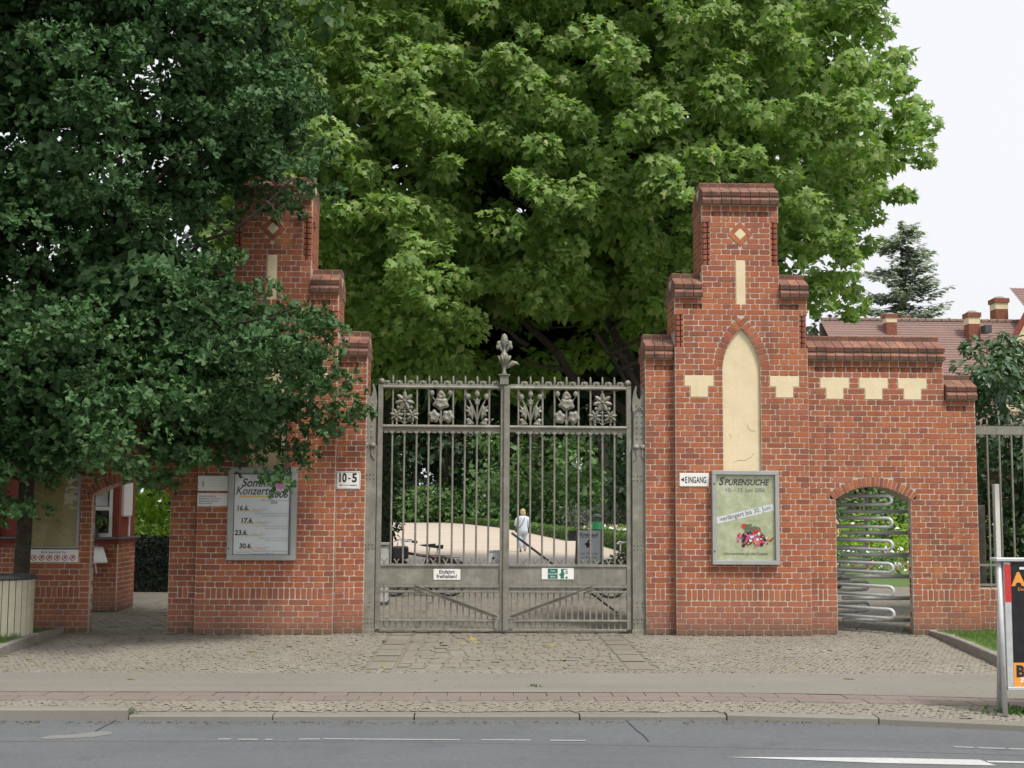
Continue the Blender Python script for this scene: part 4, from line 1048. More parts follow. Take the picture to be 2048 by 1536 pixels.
poly('emblem', 'green_sign', [(.10, .03), (.125, .045), (.135, .04), (.135, .0), (.12, -.006), (.102, .008)], -.0095, pt); poly('emblem', 'green_sign', [(.105, -.066), (.105, -.045), (.115, -.035), (.135, -.04), (.135, -.066)], -.0095, pt)
text('lettering', '&', .04, .118, -.0105, .006, 'white', pt)
# two little plates on the left pier
pt = empty('opening_hours_plate', (-3.585, 0, 1.77), 'white plate with five lines of small text below another plate', 'sign')
box('plate', 'white', -.20, .20, -.012, -.002, -.087, .087, pt, .002)
for k, tt in enumerate(('Sonderausstellung', 'Botanischer Garten und', 'Botanisches Museum', 'Berlin-Dahlem')): text('lettering', tt, .03, -.175, -.0135, .035-.032*k, 'ink', pt, 'LEFT')
pt = empty('upper_plate', (-3.585, 0, 1.985), 'white plate hanging directly above the lined plate, half under leaves', 'sign')
box('plate', 'white', -.20, .20, -.012, -.002, -.10, .10, pt, .002); text('lettering', '1', .12, -.13, -.0135, -.05, 'ink', pt)
for k in range(3): rect('rule', 'ink_pale', -.06, .16, .04-.04*k, .043-.04*k, -.0135, pt)
# map board on the left wing
mp = empty('map_board', (-5.70, .125, 1.60), 'olive coloured site map in a frame on the shaded left wall', 'map board')
def mapmat():
    t = NT('garden_map'); c = t.ramp(t.noise(7, 9, rough=.75), [(.35, (.30, .26, .11)), (.5, (.36, .31, .14)), (.62, (.25, .24, .09)), (.8, (.40, .30, .16))]); t.base(c); t.p.inputs['Roughness'].default_value = .4; return t.m
M['map'] = mapmat()
frame(mp, .66, .98, .025, .05); rect('map', 'map', -.305, .305, -.465, .465, -.012, mp)
for k in range(30): x = r_.uniform(-.28, .2); z = r_.uniform(-.42, .40); rect('map_path', 'ink_grey', x, x+r_.uniform(.03, .12), z, z+.003, -.0135-.0001*k, mp)
rect('pane', 'glass', -.305, .305, -.465, .465, -.035, mp)
rs = empty('rules_plate', (-5.70, .125, 1.01), 'white strip with six red prohibition symbols under the site map', 'sign')
box('plate', 'white', -.33, .33, -.014, -.002, -.085, .085, rs, .003); text('lettering', 'Bitte beachten Sie', .045, 0, -.0155, .035, 'ink', rs)
for k in range(6):
    cx = -.255+.102*k; m = MB(); N = 20
    for i in range(N):
        a0, a1 = 2*pi*i/N, 2*pi*(i+1)/N; m.add([(cx+.040*cos(a0), -.0157, -.025+.040*sin(a0)), (cx+.040*cos(a1), -.0157, -.025+.040*sin(a1)), (cx+.030*cos(a1), -.0157, -.025+.030*sin(a1)), (cx+.030*cos(a0), -.0157, -.025+.030*sin(a0))], [(0, 1, 2, 3)])
    m.add([(cx-.026, -.0159, -.048), (cx-.020, -.0159, -.052), (cx+.026, -.0159, -.002), (cx+.020, -.0159, .002)], [(0, 1, 2, 3)]); m.build('symbol', 'red', rs)
    poly('pictogram', 'ink', [(cx-.018, -.04), (cx-.008, -.018), (cx-.012, -.01), (cx+.006, -.006), (cx+.016, -.02), (cx+.012, -.04), (cx, -.03)], -.0152, rs)

# poster stand at the kerb
ps = empty('poster_stand', (4.895, -5.62, 0), 'black and orange AFRIKA poster in a galvanised A-stand near the kerb', 'poster stand', rz=0)
for s in (-1, 1):
    MB().tube([(s*.56, -.04, 0), (s*.56, -.0, 1.27)], .022, 8).build('front_leg', 'steel', ps, True)
    MB().tube([(s*.50, .20, -.01), (s*.53, .04, 1.26)], .02, 8).build('rear_leg', 'steel', ps, True)
box('top_bar', 'steel', -.60, .60, -.05, .08, 1.265, 1.295, ps, .006); box('bottom_bar', 'steel', -.53, .53, -.035, .0, .205, .235, ps, .004); box('side_rail', 'steel', -.53, -.475, -.032, .0, .236, 1.262, ps, .003); box('side_rail', 'steel', .475, .53, -.032, .0, .236, 1.262, ps, .003)
rect('back', 'alu', -.475, .475, .236, 1.262, .004, ps)
box('poster_board', 'blackp', -.475, .475, -.03, .003, .236, 1.260, ps)
rect('orange_band', 'orange', -.475, .475, .236, .432, -.0315, ps); rect('red_tab', 'red', -.53, -.475, .93, 1.24, -.0335, ps)
text('lettering', 'AFRIKA', .145, -.46, -.0325, 1.07, 'orange', ps, 'LEFT', sx=1.0, bold=.008); text('lettering', 'BERLIN', .125, -.455, -.0325, .32, 'ink', ps, 'LEFT', bold=.007)
text('lettering', 'Das magische Zirkusereignis', .036, -.42, -.0325, 1.025, 'orange', ps, 'LEFT'); text('lettering', '29. Juni –', .05, -.42, -.0325, .275, 'white', ps, 'LEFT', bold=.003)
for x, c_ in ((-.40, 'white'), (-.35, 'yellow'), (-.12, 'red')): rect('logo', c_, x, x+.045, 1.20, 1.22, -.0325, ps)
M['fire'] = plain('fire_print', (.75, .22, .04), .6, 0, .6, 25); M['fire2'] = plain('pale_fire_print', (.85, .55, .25), .6, 0, .4, 30)
dots(10, -.22, .84, .05, .10, .02, .05, ['fire', 'fire2'], ps, -.0325, 'dancer_print'); dots(8, -.25, .56, .06, .05, .02, .045, ['fire2', 'fire'], ps, -.0365, 'dancer_print')

# litter bin on the left lawn
bn = empty('litter_bin', (-5.90, -.75, .07), 'round bin clad in upright white slats at the left edge', 'bin')
MB().lathe([(.255, 0), (.255, .68)], n=24).build('liner', 'steel_dark', bn)
sl_ = MB(); sl_.box(-.033, .033, -.292, -.262, .0, .70); slm = sl_.mesh('slat', 'slats')
for k in range(24): link('slat', slm, bn, Matrix.Rotation(2*pi*k/24, 4, 'Z'))
MB().lathe([(.31, .69), (.32, .71), (.31, .735), (.22, .745), (.20, .70), (.12, .60)], n=24).build('rim', 'steel_dark', bn)

# ------------------------------------------------------------------ foliage tools
def fan(outline, zc=.05, fold=.0):
    n = len(outline); c = np.mean(np.array(outline), 0)
    V = np.array([(x, y, -abs(x)*fold) for x, y in outline]+[(0, c[1], zc)]); Fc = np.array([(i, (i+1) % n, n) for i in range(n)]); return V, Fc
def mir_(h): return h+[(-x, y) for x, y in h[::-1] if x > 0]
def halves(h, fold):
    n = len(h); V = np.array([(x, y, -abs(x)*fold) for x, y in h]+[(-x, y, -abs(x)*fold) for x, y in h[1:-1]])
    return V, np.array([list(range(n)), [0]+[n-1]+[n+k for k in range(n-3, -1, -1)]])
T_PLANE = halves([(0, 0), (.40, -.04), (.28, .20), (.54, .42), (.19, .56), (0, 1.0)], .22)
T_OAK = halves([(0, 0), (.24, .40), (.14, .52), (.29, .80), (0, 1.0)], .25)
T_OVAL = (np.array([(0, 0, 0), (.24, .35, .07), (.19, .72, .05), (0, 1.0, -.06), (-.19, .72, .05), (-.24, .35, .07), (0, .5, -.02)]), np.array([(0, 1, 6), (1, 2, 6), (2, 3, 6), (3, 4, 6), (4, 5, 6), (5, 0, 6)]))
T_RHOMB = (np.array([(0, 0, 0), (.32, .45, .06), (0, 1., 0), (-.32, .45, .06)]), np.array([(0, 1, 2), (0, 2, 3)]))
T_BLADE = (np.array([(-.04, 0, 0), (.04, 0, 0), (.0, 1., .15)]), np.array([(0, 1, 2)]))
def unit(a): return a/np.maximum(np.linalg.norm(a, axis=1, keepdims=True), 1e-9)
def leaf_verts(tpl, P, N, Tp, Sz):
    V, Fc = tpl; N = unit(N); Tp = unit(Tp-N*(Tp*N).sum(1, keepdims=True)); B = np.cross(Tp, N)
    out = P[:, None, :]+Sz[:, None, None]*(V[None, :, 0:1]*B[:, None]+V[None, :, 1:2]*Tp[:, None]+V[None, :, 2:3]*N[:, None])
    return out, Fc
def put_leaves(parent, tpl, mat, P, N, Tp, Sz, n_ind=0, name='crown', part='leaf'):
    """leaf-sized faces; the n_ind leaves nearest the street become objects of their own"""
    n = len(P); idx = np.arange(n)
    if n_ind:
        d = np.linalg.norm(P-np.array([0, -D, H]), axis=1)
        u = (P[:, 0]/(P[:, 1]+D)); inv = (np.abs(u-.027) < .46) & ((P[:, 2]-H)/(P[:, 1]+D) < .42)
        score = np.where(inv, Sz/d, 0)*(1+.5*np.maximum(0, -unit(N)[:, 1])); order = np.argsort(-score)
        pick = order[:n_ind*6][RNG.permutation(min(n_ind*6, n))[:n_ind]]; idx = np.setdiff1d(idx, pick)
        me = bpy.data.meshes.new(part); me.from_pydata([tuple(v) for v in tpl[0]], [], [tuple(int(i) for i in f) for f in tpl[1]]); me.materials.append(M[mat])
        Nn = unit(N); Tt = unit(Tp-Nn*(Tp*Nn).sum(1, keepdims=True)); Bb = np.cross(Tt, Nn); off = Vector(parent.location) if parent else Vector()
        for k in pick:
            m = Matrix(((Bb[k, 0]*Sz[k], Tt[k, 0]*Sz[k], Nn[k, 0]*Sz[k], P[k, 0]-off.x), (Bb[k, 1]*Sz[k], Tt[k, 1]*Sz[k], Nn[k, 1]*Sz[k], P[k, 1]-off.y), (Bb[k, 2]*Sz[k], Tt[k, 2]*Sz[k], Nn[k, 2]*Sz[k], P[k, 2]-off.z), (0, 0, 0, 1)))
            link(part, me, parent, m)
    V, Fc = leaf_verts(tpl, P[idx], N[idx], Tp[idx], Sz[idx])
    k = V.shape[1]; Fa = (Fc[None]+k*np.arange(len(idx))[:, None, None]).reshape(-1, Fc.shape[1])
    V = V.reshape(-1, 3)
    if parent is not None: V = V-np.array(parent.location)
    o = link(name, np_mesh(name, V, Fa, mat), parent); o['kind'] = 'stuff'; return o
def clump_leaves(C, Rad, per, size, out=.55, up=.5, front=.35, rnd=.55, droop=.6, flat=.65, jit=.25, shell=.55):
    """C (m,3) clump centres, Rad (m,), per leaves each -> P,N,T,S"""
    m = len(C); tot = m*per
    d = unit(RNG.normal(size=(tot, 3))); rr = Rad.repeat(per)[:, None]*(shell+(1-shell)*RNG.random((tot, 1))**.6)
    sc = np.array([1, 1, flat]); P = C.repeat(per, 0)+d*rr*sc
    N = d*out+np.array([0, 0, 1.])*up+np.array([0, -1., 0])*front+RNG.normal(size=(tot, 3))*rnd
    Tp = d*.8+np.array([0, 0, -1.])*droop+RNG.normal(size=(tot, 3))*.5
    return P, N, Tp, size*(1+RNG.normal(size=tot)*jit).clip(.45, 1.6)
def inside(poly, x, z):
    c = np.zeros(len(x), bool); n = len(poly)
    for i in range(n):
        (x0, z0), (x1, z1) = poly[i], poly[(i+1) % n]
        if z0 == z1: continue
        t = ((z0 > z) != (z1 > z)) & (x < (x1-x0)*(z-z0)/(z1-z0)+x0); c ^= t
    return c
def edge_dist(poly, x, z):
    d = np.full(len(x), 1e9); n = len(poly)
    for i in range(n):
        a = np.array(poly[i]); b = np.array(poly[(i+1) % n]); ab = b-a; p = np.stack([x, z], 1)-a
        t = np.clip((p@ab)/(ab@ab), 0, 1); d = np.minimum(d, np.linalg.norm(p-t[:, None]*ab, axis=1))
    return d
def wob(x, z, s=0.):
    return np.sin(x*1.7+s)*np.cos(z*1.9+s*2)+.6*np.sin(x*3.3+z*2.1+s*3)+.5*np.cos(z*4.1-x*2.6+s)
def crown_clumps(poly, Yc, thick, n, rad, front_share=.6, voids=(), seed=0., back=1., amp=.55):
    xs_, zs_ = zip(*poly); X_ = RNG.uniform(min(xs_), max(xs_), n*4); Z_ = RNG.uniform(min(zs_), max(zs_), n*4)
    k = inside(poly, X_, Z_); X_, Z_ = X_[k][:n], Z_[k][:n]; e = edge_dist(poly, X_, Z_); m = len(X_)
    th = thick*np.sqrt(np.clip(e/1.6, .05, 1)); surf = Yc-th+amp*wob(X_, Z_, seed)
    fr = RNG.random(m) < front_share
    Y_ = np.where(fr, surf+np.abs(RNG.normal(0, .45, m)), surf+RNG.random(m)*(th*(1+back)))
    keep = np.ones(m, bool)
    for vx, vz, vr, vzr in voids:
        inn = ((X_-vx)/vr)**2+((Z_-vz)/vzr)**2 < 1; keep &= ~(inn & (Y_ < Yc+.3))
    C_ = np.stack([X_, Y_, Z_], 1)[keep]; R_ = np.minimum(rad*RNG.uniform(.6, 1.35, len(C_)), .12+e[keep]*.9)
    return C_, R_
def limb(m, p0, p1, r0, r1, n=7, sag=.0, seed=0):
    q = random.Random(seed); p0, p1 = Vector(p0), Vector(p1); L = (p1-p0).length; pts = []
    for i in range(n+1):
        t = i/n; w = L*.035*sin(pi*t); pts.append(p0.lerp(p1, t)+Vector((q.uniform(-w, w), q.uniform(-w, w), q.uniform(-w, w)-sag*sin(pi*t))))
    m.tube(pts, [r0+(r1-r0)*i/n for i in range(n+1)], 7)

# ------------------------------------------------------------------ big plane tree behind the gate
def px_poly(pts, Y): return [bp(x, y, Y) for x, y in pts]
pt = empty('plane_tree', (4.6, 10.8, 0), 'huge bright green plane tree spreading over the gate and the right pier', 'tree')
Yp = 7.2
poly1 = px_poly([(430, -330), (1500, -420), (1730, -120), (1700, 0), (1745, 110), (1815, 190), (1850, 300), (1842, 375), (1800, 405), (1740, 425), (1712, 475), (1712, 560), (1722, 635), (1645, 662), (1560, 645), (1430, 600), (1330, 650), (1200, 600), (1090, 645), (1000, 610), (970, 690), (900, 760), (800, 765), (735, 700), (640, 640), (430, 640)], Yp)
def vpx(x, y, rx, ry): c = bp(x, y, Yp-2.5); k = (D+Yp-2.5)/F; return (c[0], c[1], rx*k, ry*k)
voids = [vpx(960, 380, 50, 125), vpx(1010, 330, 50, 45), vpx(640, 560, 40, 60), vpx(1110, 660, 160, 60), vpx(1010, 560, 45, 45), vpx(740, 470, 40, 24)]
C1, R1 = crown_clumps(poly1, Yp, 2.9, 940, .34, .72, voids, .7, .8, .36)
P, N, Tp, Sz = clump_leaves(C1, R1, 88, .128, out=.5, up=.55, front=.6, rnd=.55, droop=.9, flat=.62, jit=.36)
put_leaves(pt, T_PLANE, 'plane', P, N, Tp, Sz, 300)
polyb = px_poly([(430, -330), (1500, -420), (1700, -120), (1690, 0), (1730, 130), (1790, 220), (1810, 300), (1790, 370), (1720, 400), (1640, 480), (1600, 640), (1400, 690), (1200, 740), (1000, 800), (740, 800), (640, 640), (430, 640)], Yp+2.5)
def vpi(x, y, rx, ry): c = bp(x, y, Yp+2); k = (D+Yp+2)/F; return (c[0], c[1], rx*k, ry*k)
C1, R1 = crown_clumps(polyb, Yp+3.2, 2.6, 820, .62, .4, (vpi(960, 370, 50, 130), vpi(1110, 690, 170, 85), vpi(700, 560, 45, 60)), 3.7)
P, N, Tp, Sz = clump_leaves(C1, R1, 104, .24, out=.5, up=.5, front=.6, rnd=.5, droop=.9, flat=.7)
put_leaves(pt, T_RHOMB, 'plane', P, N, Tp, Sz, name='inner_foliage')
tr2 = empty('shade_tree', (5.6, 15.5, 0), 'dark crowned tree filling the gap above the gate behind the plane tree', 'tree')
polyd = px_poly([(380, -300), (1560, -300), (1640, 100), (1600, 420), (1500, 640), (1330, 800), (1200, 840), (780, 850), (640, 700), (380, 700)], 15)
C1, R1 = crown_clumps(polyd, 15.5, 1.8, 620, 1.05, .5, (), 6.3)
P, N, Tp, Sz = clump_leaves(C1, R1, 85, .42, out=.5, up=.5, front=.6, rnd=.5, droop=.9, flat=.8)
put_leaves(tr2, T_RHOMB, 'dark', P, N, Tp, Sz)
m = MB(); m.tube([(0, 0, -.1), (0, 0, 3), (.1, 0, 9)], [.4, .3, .15], 10); m.build('trunk', 'bark', tr2)
m = MB(); m.tube([(0, 0, -.1), (0, 0, .3), (.05, 0, 1.5), (.0, .05, 3.2)], [.62, .48, .42, .38], 14)
m.build('trunk', 'bark', pt)
m = MB()
for i, q in enumerate([(-3.0, -1.8, 7.6), (-6.2, -1.5, 7.0), (-1.0, -2.2, 9.0), (2.2, -1.2, 7.4), (3.4, -.5, 5.6), (-4.6, .5, 9.6), (.4, 1.5, 10.2), (-2.2, -2.4, 5.4), (2.6, -2.0, 5.0)]):
    limb(m, (0, .05, 3.1), q, .14, .04, 8, -.2, i)
    for j in range(4):
        b = Vector((0, .05, 3.1)).lerp(Vector(q), .45+.13*j); limb(m, b, b+Vector((RNG.uniform(-1.6, 1.6), RNG.uniform(-1.6, .8), RNG.uniform(-.6, 1.4))), .06, .015, 5, 0, i*7+j)
m.build('limbs', 'bark', pt)
# ------------------------------------------------------------------ oak in front of the left wall
ok = empty('oak_tree', (-5.92, -.38, 0), 'dark green oak with drooping branches covering the left of the picture', 'tree')
Yo = -1.3
poly2 = px_poly([(-420, -260), (560, -260), (585, -60), (600, 60), (640, 150), (650, 230), (690, 330), (625, 395), (590, 425), (550, 405), (495, 435), (440, 490), (545, 580), (640, 615), (685, 665), (665, 700), (715, 800), (655, 865), (600, 865), (612, 930), (560, 975), (480, 985), (440, 960), (360, 960), (300, 1005), (240, 1000), (215, 965), (135, 1035), (60, 1030), (0, 1040), (-200, 1040), (-420, 900)], Yo)
def vpo(x, y, rx, ry): c = bp(x, y, Yo-1.2); k = (D+Yo-1.2)/F; return (c[0], c[1], rx*k, ry*k)
voids = [vpo(30, 810, 28, 40), vpo(270, 765, 40, 22), vpo(300, 850, 50, 25), vpo(120, 560, 60, 50), vpo(60, 430, 50, 40), vpo(380, 880, 40, 20)]
C2, R2 = crown_clumps(poly2, Yo, 1.5, 1100, .24, .7, voids, 2.1)
def rosettes(C_, R_, per, leaf, nleaf):
    m = len(C_); tot = m*per; d = unit(RNG.normal(size=(tot, 3))+np.array([0, -.35, .25])); P0 = C_.repeat(per, 0)+d*R_.repeat(per)[:, None]*(.5+.5*RNG.random((tot, 1)))*np.array([1.25, 1.1, .6])
    ax = unit(d*.7+np.array([0, -.1, .45])+RNG.normal(size=(tot, 3))*.35); P1 = P0.repeat(nleaf, 0); A = ax.repeat(nleaf, 0)
    q = unit(RNG.normal(size=(len(P1), 3))); q = unit(q-A*(q*A).sum(1, keepdims=True)); Tp = A*.75+q*.8; N = A*.85-q*.55+RNG.normal(size=(len(P1), 3))*.25
    return P1+A*RNG.random((len(P1), 1))*.03, N, Tp, leaf*(1+.2*RNG.normal(size=len(P1))).clip(.5, 1.5)
P, N, Tp, Sz = rosettes(C2, R2, 20, .080, 5)
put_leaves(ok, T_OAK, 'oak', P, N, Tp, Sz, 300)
polyb = px_poly([(-420, -260), (520, -260), (560, 150), (620, 290), (540, 380), (400, 400), (330, 520), (500, 600), (620, 680), (650, 790), (570, 850), (500, 920), (200, 900), (60, 940), (-200, 980), (-420, 900)], Yo+.8)
C2, R2 = crown_clumps(polyb, Yo+.3, .7, 1150, .27, .4, (vpo(30, 810, 40, 50), vpo(270, 765, 60, 30)), 5.1)
P, N, Tp, Sz = clump_leaves(C2, R2, 88, .13, out=.5, up=.4, front=.5, rnd=.5, droop=-.2, flat=.7)
put_leaves(ok, T_RHOMB, 'oak', P, N, Tp, Sz, name='inner_foliage')
kk = 170; Ct = np.stack([RNG.uniform(-10.5, -2.6, kk), RNG.uniform(-3.6, 1.5, kk), RNG.uniform(9.2, 11.2, kk)], 1)
P, N, Tp, Sz = clump_leaves(Ct, np.full(kk, .7), 110, .2, flat=.6); put_leaves(ok, T_RHOMB, 'oak', P, N, Tp, Sz, name='upper_shade_foliage')  # unseen crown top, added above the view to shade the left wall
m = MB(); m.tube([(0, 0, -.05), (.0, 0, .2), (.02, 0, 1.2), (.08, -.1, 2.4), (.1, -.3, 3.6), (.2, -.6, 5.2), (.2, -.8, 7.4), (.4, -.8, 9.6)], [.14, .105, .095, .09, .085, .07, .05, .03], 12); m.build('trunk', 'bark', ok)
m = MB()
for i, (z0, q) in enumerate([(2.3, (2.6, -1.1, 3.3)), (2.6, (3.7, -1.2, 4.1)), (3.0, (3.6, -1.4, 5.6)), (3.6, (3.2, -1.3, 7.0)), (2.2, (1.6, -1.6, 2.3)), (2.0, (-1.6, -1.0, 2.6)), (3.2, (-1.2, -1.3, 4.6)), (4.4, (1.6, -1.6, 7.0)), (2.9, (1.5, -1.8, 4.0))]):
    limb(m, (.08, -.1, z0), q, .05, .012, 9, -.12, i+40)
    for j in range(5):
        b = Vector((.08, -.1, z0)).lerp(Vector(q), .35+.14*j); limb(m, b, b+Vector((RNG.uniform(-.7, .9), RNG.uniform(-.6, .3), RNG.uniform(-.35, .6))), .016, .005, 5, 0, i*9+j)
m.build('limbs', 'bark', ok)

# ------------------------------------------------------------------ shrub behind the railing
sh = empty('large_shrub', (7.9, 2.4, 0), 'broad-leaved evergreen shrub rising behind the railing at the right edge', 'shrub')
poly3 = px_poly([(1885, 740), (1905, 715), (1950, 690), (1985, 670), (2060, 668), (2200, 700), (2300, 1190), (1960, 1200), (1965, 900), (1890, 760)], 2.0)
C3, R3 = crown_clumps(poly3, 2.4, .9, 190, .30, .7, (), 1.3)
P, N, Tp, Sz = clump_leaves(C3, R3, 60, .13, out=.6, up=.6, front=.3, rnd=.45, droop=.7, flat=.8)
put_leaves(sh, T_OVAL, 'shrub', P, N, Tp, Sz, 200)
m = MB()
for i in range(7): limb(m, (RNG.uniform(-.3, .3), RNG.uniform(-.2, .2), -.05), (RNG.uniform(-1, 1.4), RNG.uniform(-.5, .5), RNG.uniform(2.2, 3.8)), .05, .01, 7, 0, i+90)
m.build('stems', 'bark', sh)

# ------------------------------------------------------------------ ivy clad trunk and cabinet behind the left gate post
iv = empty('ivy_trunk', (-2.25, 9.6, 0), 'dark ivy-clad tree trunk seen just inside the left gate post', 'tree')
m = MB(); m.tube([(0, 0, -.05), (.05, 0, 1.0), (-.05, 0, 2.4), (.1, 0, 5.5)], [.34, .26, .24, .2], 12); m.build('trunk', 'bark', iv)
Ci = np.array([(-2.25+RNG.uniform(-.22, .22), 9.4+RNG.uniform(-.15, .2), z) for z in np.linspace(.5, 5.5, 26)])
P, N, Tp, Sz = clump_leaves(Ci, np.full(26, .34), 120, .10, front=.6); put_leaves(iv, T_OVAL, 'dark', P, N, Tp, Sz, name='ivy')
cb = empty('cabinet', (-1.78, 4.3, 0), 'plain grey metal cabinet behind the left gate post', 'cabinet')
box('case', 'steel', -.16, .16, 0, .4, 0, 1.02, cb, .01); box('lid', 'alu', -.19, .19, -.03, .43, 1.03, 1.06, cb); box('plinth', 'steel_dark', -.17, .17, -.01, .41, -.02, .06, cb)

# ------------------------------------------------------------------ trees at the back of the garden
def far_tree(x, y, h, w, mat, n, leaf, label, low=.0, seed=0):
    t = empty('garden_tree', (x, y, 0), label, 'tree', 'trees along the back of the garden')
    m = MB(); m.tube([(0, 0, -.1), (0, 0, h*.3), (.2, 0, h*.8)], [w*.03, w*.024, w*.01], 9)
    for i in range(6): limb(m, (0, 0, h*(.25+.07*i)), (RNG.uniform(-.4, .4)*w, RNG.uniform(-.4, .1)*w, h*RNG.uniform(.5, .9)), w*.02, w*.006, 5, 0, seed*11+i)
    m.build('trunk', 'bark', t)
    k = max(14, int(n/90)); a = RNG.random(k)*2*pi; zz = low+(1-low)*RNG.random(k)**.8; prof = np.sqrt(np.clip(1-((zz-.45)/.58)**2, .06, 1))
    r = w*.5*prof*np.sqrt(RNG.random(k)*.75+.25); C_ = np.stack([x+r*np.cos(a), y+r*np.sin(a), .2+zz*h*.97], 1)
    P, N, Tp, Sz = clump_leaves(C_, np.full(k, w*.15)*RNG.uniform(.7, 1.3, k), 90, leaf, flat=.7); P[:, 2] = np.maximum(P[:, 2], .05)
    put_leaves(t, T_RHOMB, mat, P, N, Tp, Sz); return t
FT = [(-19, 112, 24, 17, 'dark', 'dark tall evergreen at the far left end of the sand path'), (-8, 118, 27, 16, 'dark', 'dark tree closing the view behind the left gate leaf'), (3, 110, 25, 15, 'dark', 'tall dark tree straight behind the walking woman'),
      (11, 84, 20, 12, 'mid', 'lighter green tree seen through the right gate leaf'), (20, 90, 22, 14, 'mid', 'green tree behind the right gate post'), (31, 88, 20, 15, 'dark', 'dark tree behind the right brick pier'), (42, 80, 11, 14, 'dark', 'low dark tree seen through the turnstile'),
      (-31, 80, 24, 18, 'dark', 'dark tree beyond the ticket booth'), (53, 84, 12, 14, 'mid', 'tree behind the arched wall'), (-4, 108, 17, 12, 'dark', 'lower dark tree where the path bends'), (-13, 104, 17, 12, 'dark', 'dark bushy tree left of the path bend'), (14, 70, 12, 9, 'dark', 'dark round tree behind the hedges'), (5.5, 102, 22, 14, 'mid', 'leafy green tree behind the walking woman, nearer than the tall dark one')]
for i, (x, y, h, w, mt, lb) in enumerate(FT): far_tree(x, y, h, w, mt, 4200 if w > 11 else 3000, .62, lb, 0, i)
n = 470; Cw = np.stack([RNG.uniform(-85, 95, n), RNG.uniform(118, 150, n), 27*RNG.random(n)**.8], 1); Cw[:, 2] *= np.where(Cw[:, 0] > 42, .75, 1)
P, N, Tp, Sz = clump_leaves(Cw, RNG.uniform(2.2, 4.5, n), 110, 1.5, flat=.8, front=.5); P[:, 2] = np.maximum(P[:, 2], .1)
put_leaves(None, T_RHOMB, 'dark', P, N, Tp, Sz, name='distant_wood')

# ------------------------------------------------------------------ hedges and beds
def hedge(name, line, w, h, mat, label, dens=900, leaf=.07, cat='hedge'):
    o = empty(name, (line[0][0], line[0][1], 0), label, cat); core = MB(); Ps = []; Ns = []
    for (x0, y0), (x1, y1) in zip(line, line[1:]):
        L = hypot(x1-x0, y1-y0); dx, dy = (x1-x0)/L, (y1-y0)/L; nx, ny = -dy, dx; n = int(L*dens*(w+2*h)/2)
        t = RNG.random(n)*L; s_ = RNG.random(n)*(w+2*h); top = (s_ > h) & (s_ < h+w); lf = s_ <= h
        u_ = np.where(top, s_-h-w/2, np.where(lf, -w/2, w/2)); z_ = np.where(top, h, np.where(lf, s_, s_-h-w)); z_ = z_+.03*np.sin(t*3)
        Ps.append(np.stack([x0+dx*t+nx*u_, y0+dy*t+ny*u_, z_], 1)+RNG.normal(0, .02, (n, 3)))
        Ns.append(np.stack([np.where(top, 0, np.sign(u_)*nx), np.where(top, 0, np.sign(u_)*ny), np.where(top, 1., .25)], 1)+RNG.normal(0, .45, (n, 3)))
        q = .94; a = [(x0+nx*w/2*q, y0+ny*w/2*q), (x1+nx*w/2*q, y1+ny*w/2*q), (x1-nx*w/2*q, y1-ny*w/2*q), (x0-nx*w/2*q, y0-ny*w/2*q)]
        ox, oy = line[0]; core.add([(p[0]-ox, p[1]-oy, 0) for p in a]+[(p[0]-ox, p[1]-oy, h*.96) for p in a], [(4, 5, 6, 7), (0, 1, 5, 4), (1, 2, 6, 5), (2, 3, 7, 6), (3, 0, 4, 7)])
    core.build('branches', 'shaded_core', o)
    P = np.concatenate(Ps); N = np.concatenate(Ns); put_leaves(o, T_RHOMB, mat, P, N, RNG.normal(size=P.shape)+np.array([0, 0, .6]), np.full(len(P), leaf)*RNG.uniform(.7, 1.3, len(P)), name='foliage'); return o
g = lambda *p: gp(*p)
hedge('box_hedge', [g(862, 1042), g(940, 1047.5), g(1010, 1055), g(1080, 1067), g(1150, 1081)], .7, .52, 'box', 'long clipped box hedge curving along the far side of the sand path', 420, .13)
hedge('box_hedge', [g(1206, 1085), g(1290, 1109), g(1340, 1125)], .7, .60, 'box', 'clipped box hedge beside the A-board on the right of the path', 800, .09)
hedge('box_hedge', [g(900, 1036.5), g(1040, 1040), g(1110, 1045)], 1.0, .9, 'box', 'second low box hedge running behind the first', 200, .2)
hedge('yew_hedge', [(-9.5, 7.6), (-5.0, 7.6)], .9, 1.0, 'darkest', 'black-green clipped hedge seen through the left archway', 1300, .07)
bu = empty('garden_shrub', (-6.8, 11.5, 0), 'bright lime green shrub lit up beyond the left archway', 'shrub')
Cb = np.stack([RNG.uniform(-9.6, -5.2, 130), RNG.uniform(10.6, 12.5, 130), RNG.uniform(.3, 3.4, 130)], 1); P, N, Tp, Sz = clump_leaves(Cb, np.full(130, .42), 80, .13, front=.5); put_leaves(bu, T_OVAL, 'bright', P, N, Tp, Sz, name='foliage')
MB().tube([(0, 0, 0), (0, 0, 1.2)], .06, 8).build('stem', 'bark', bu)
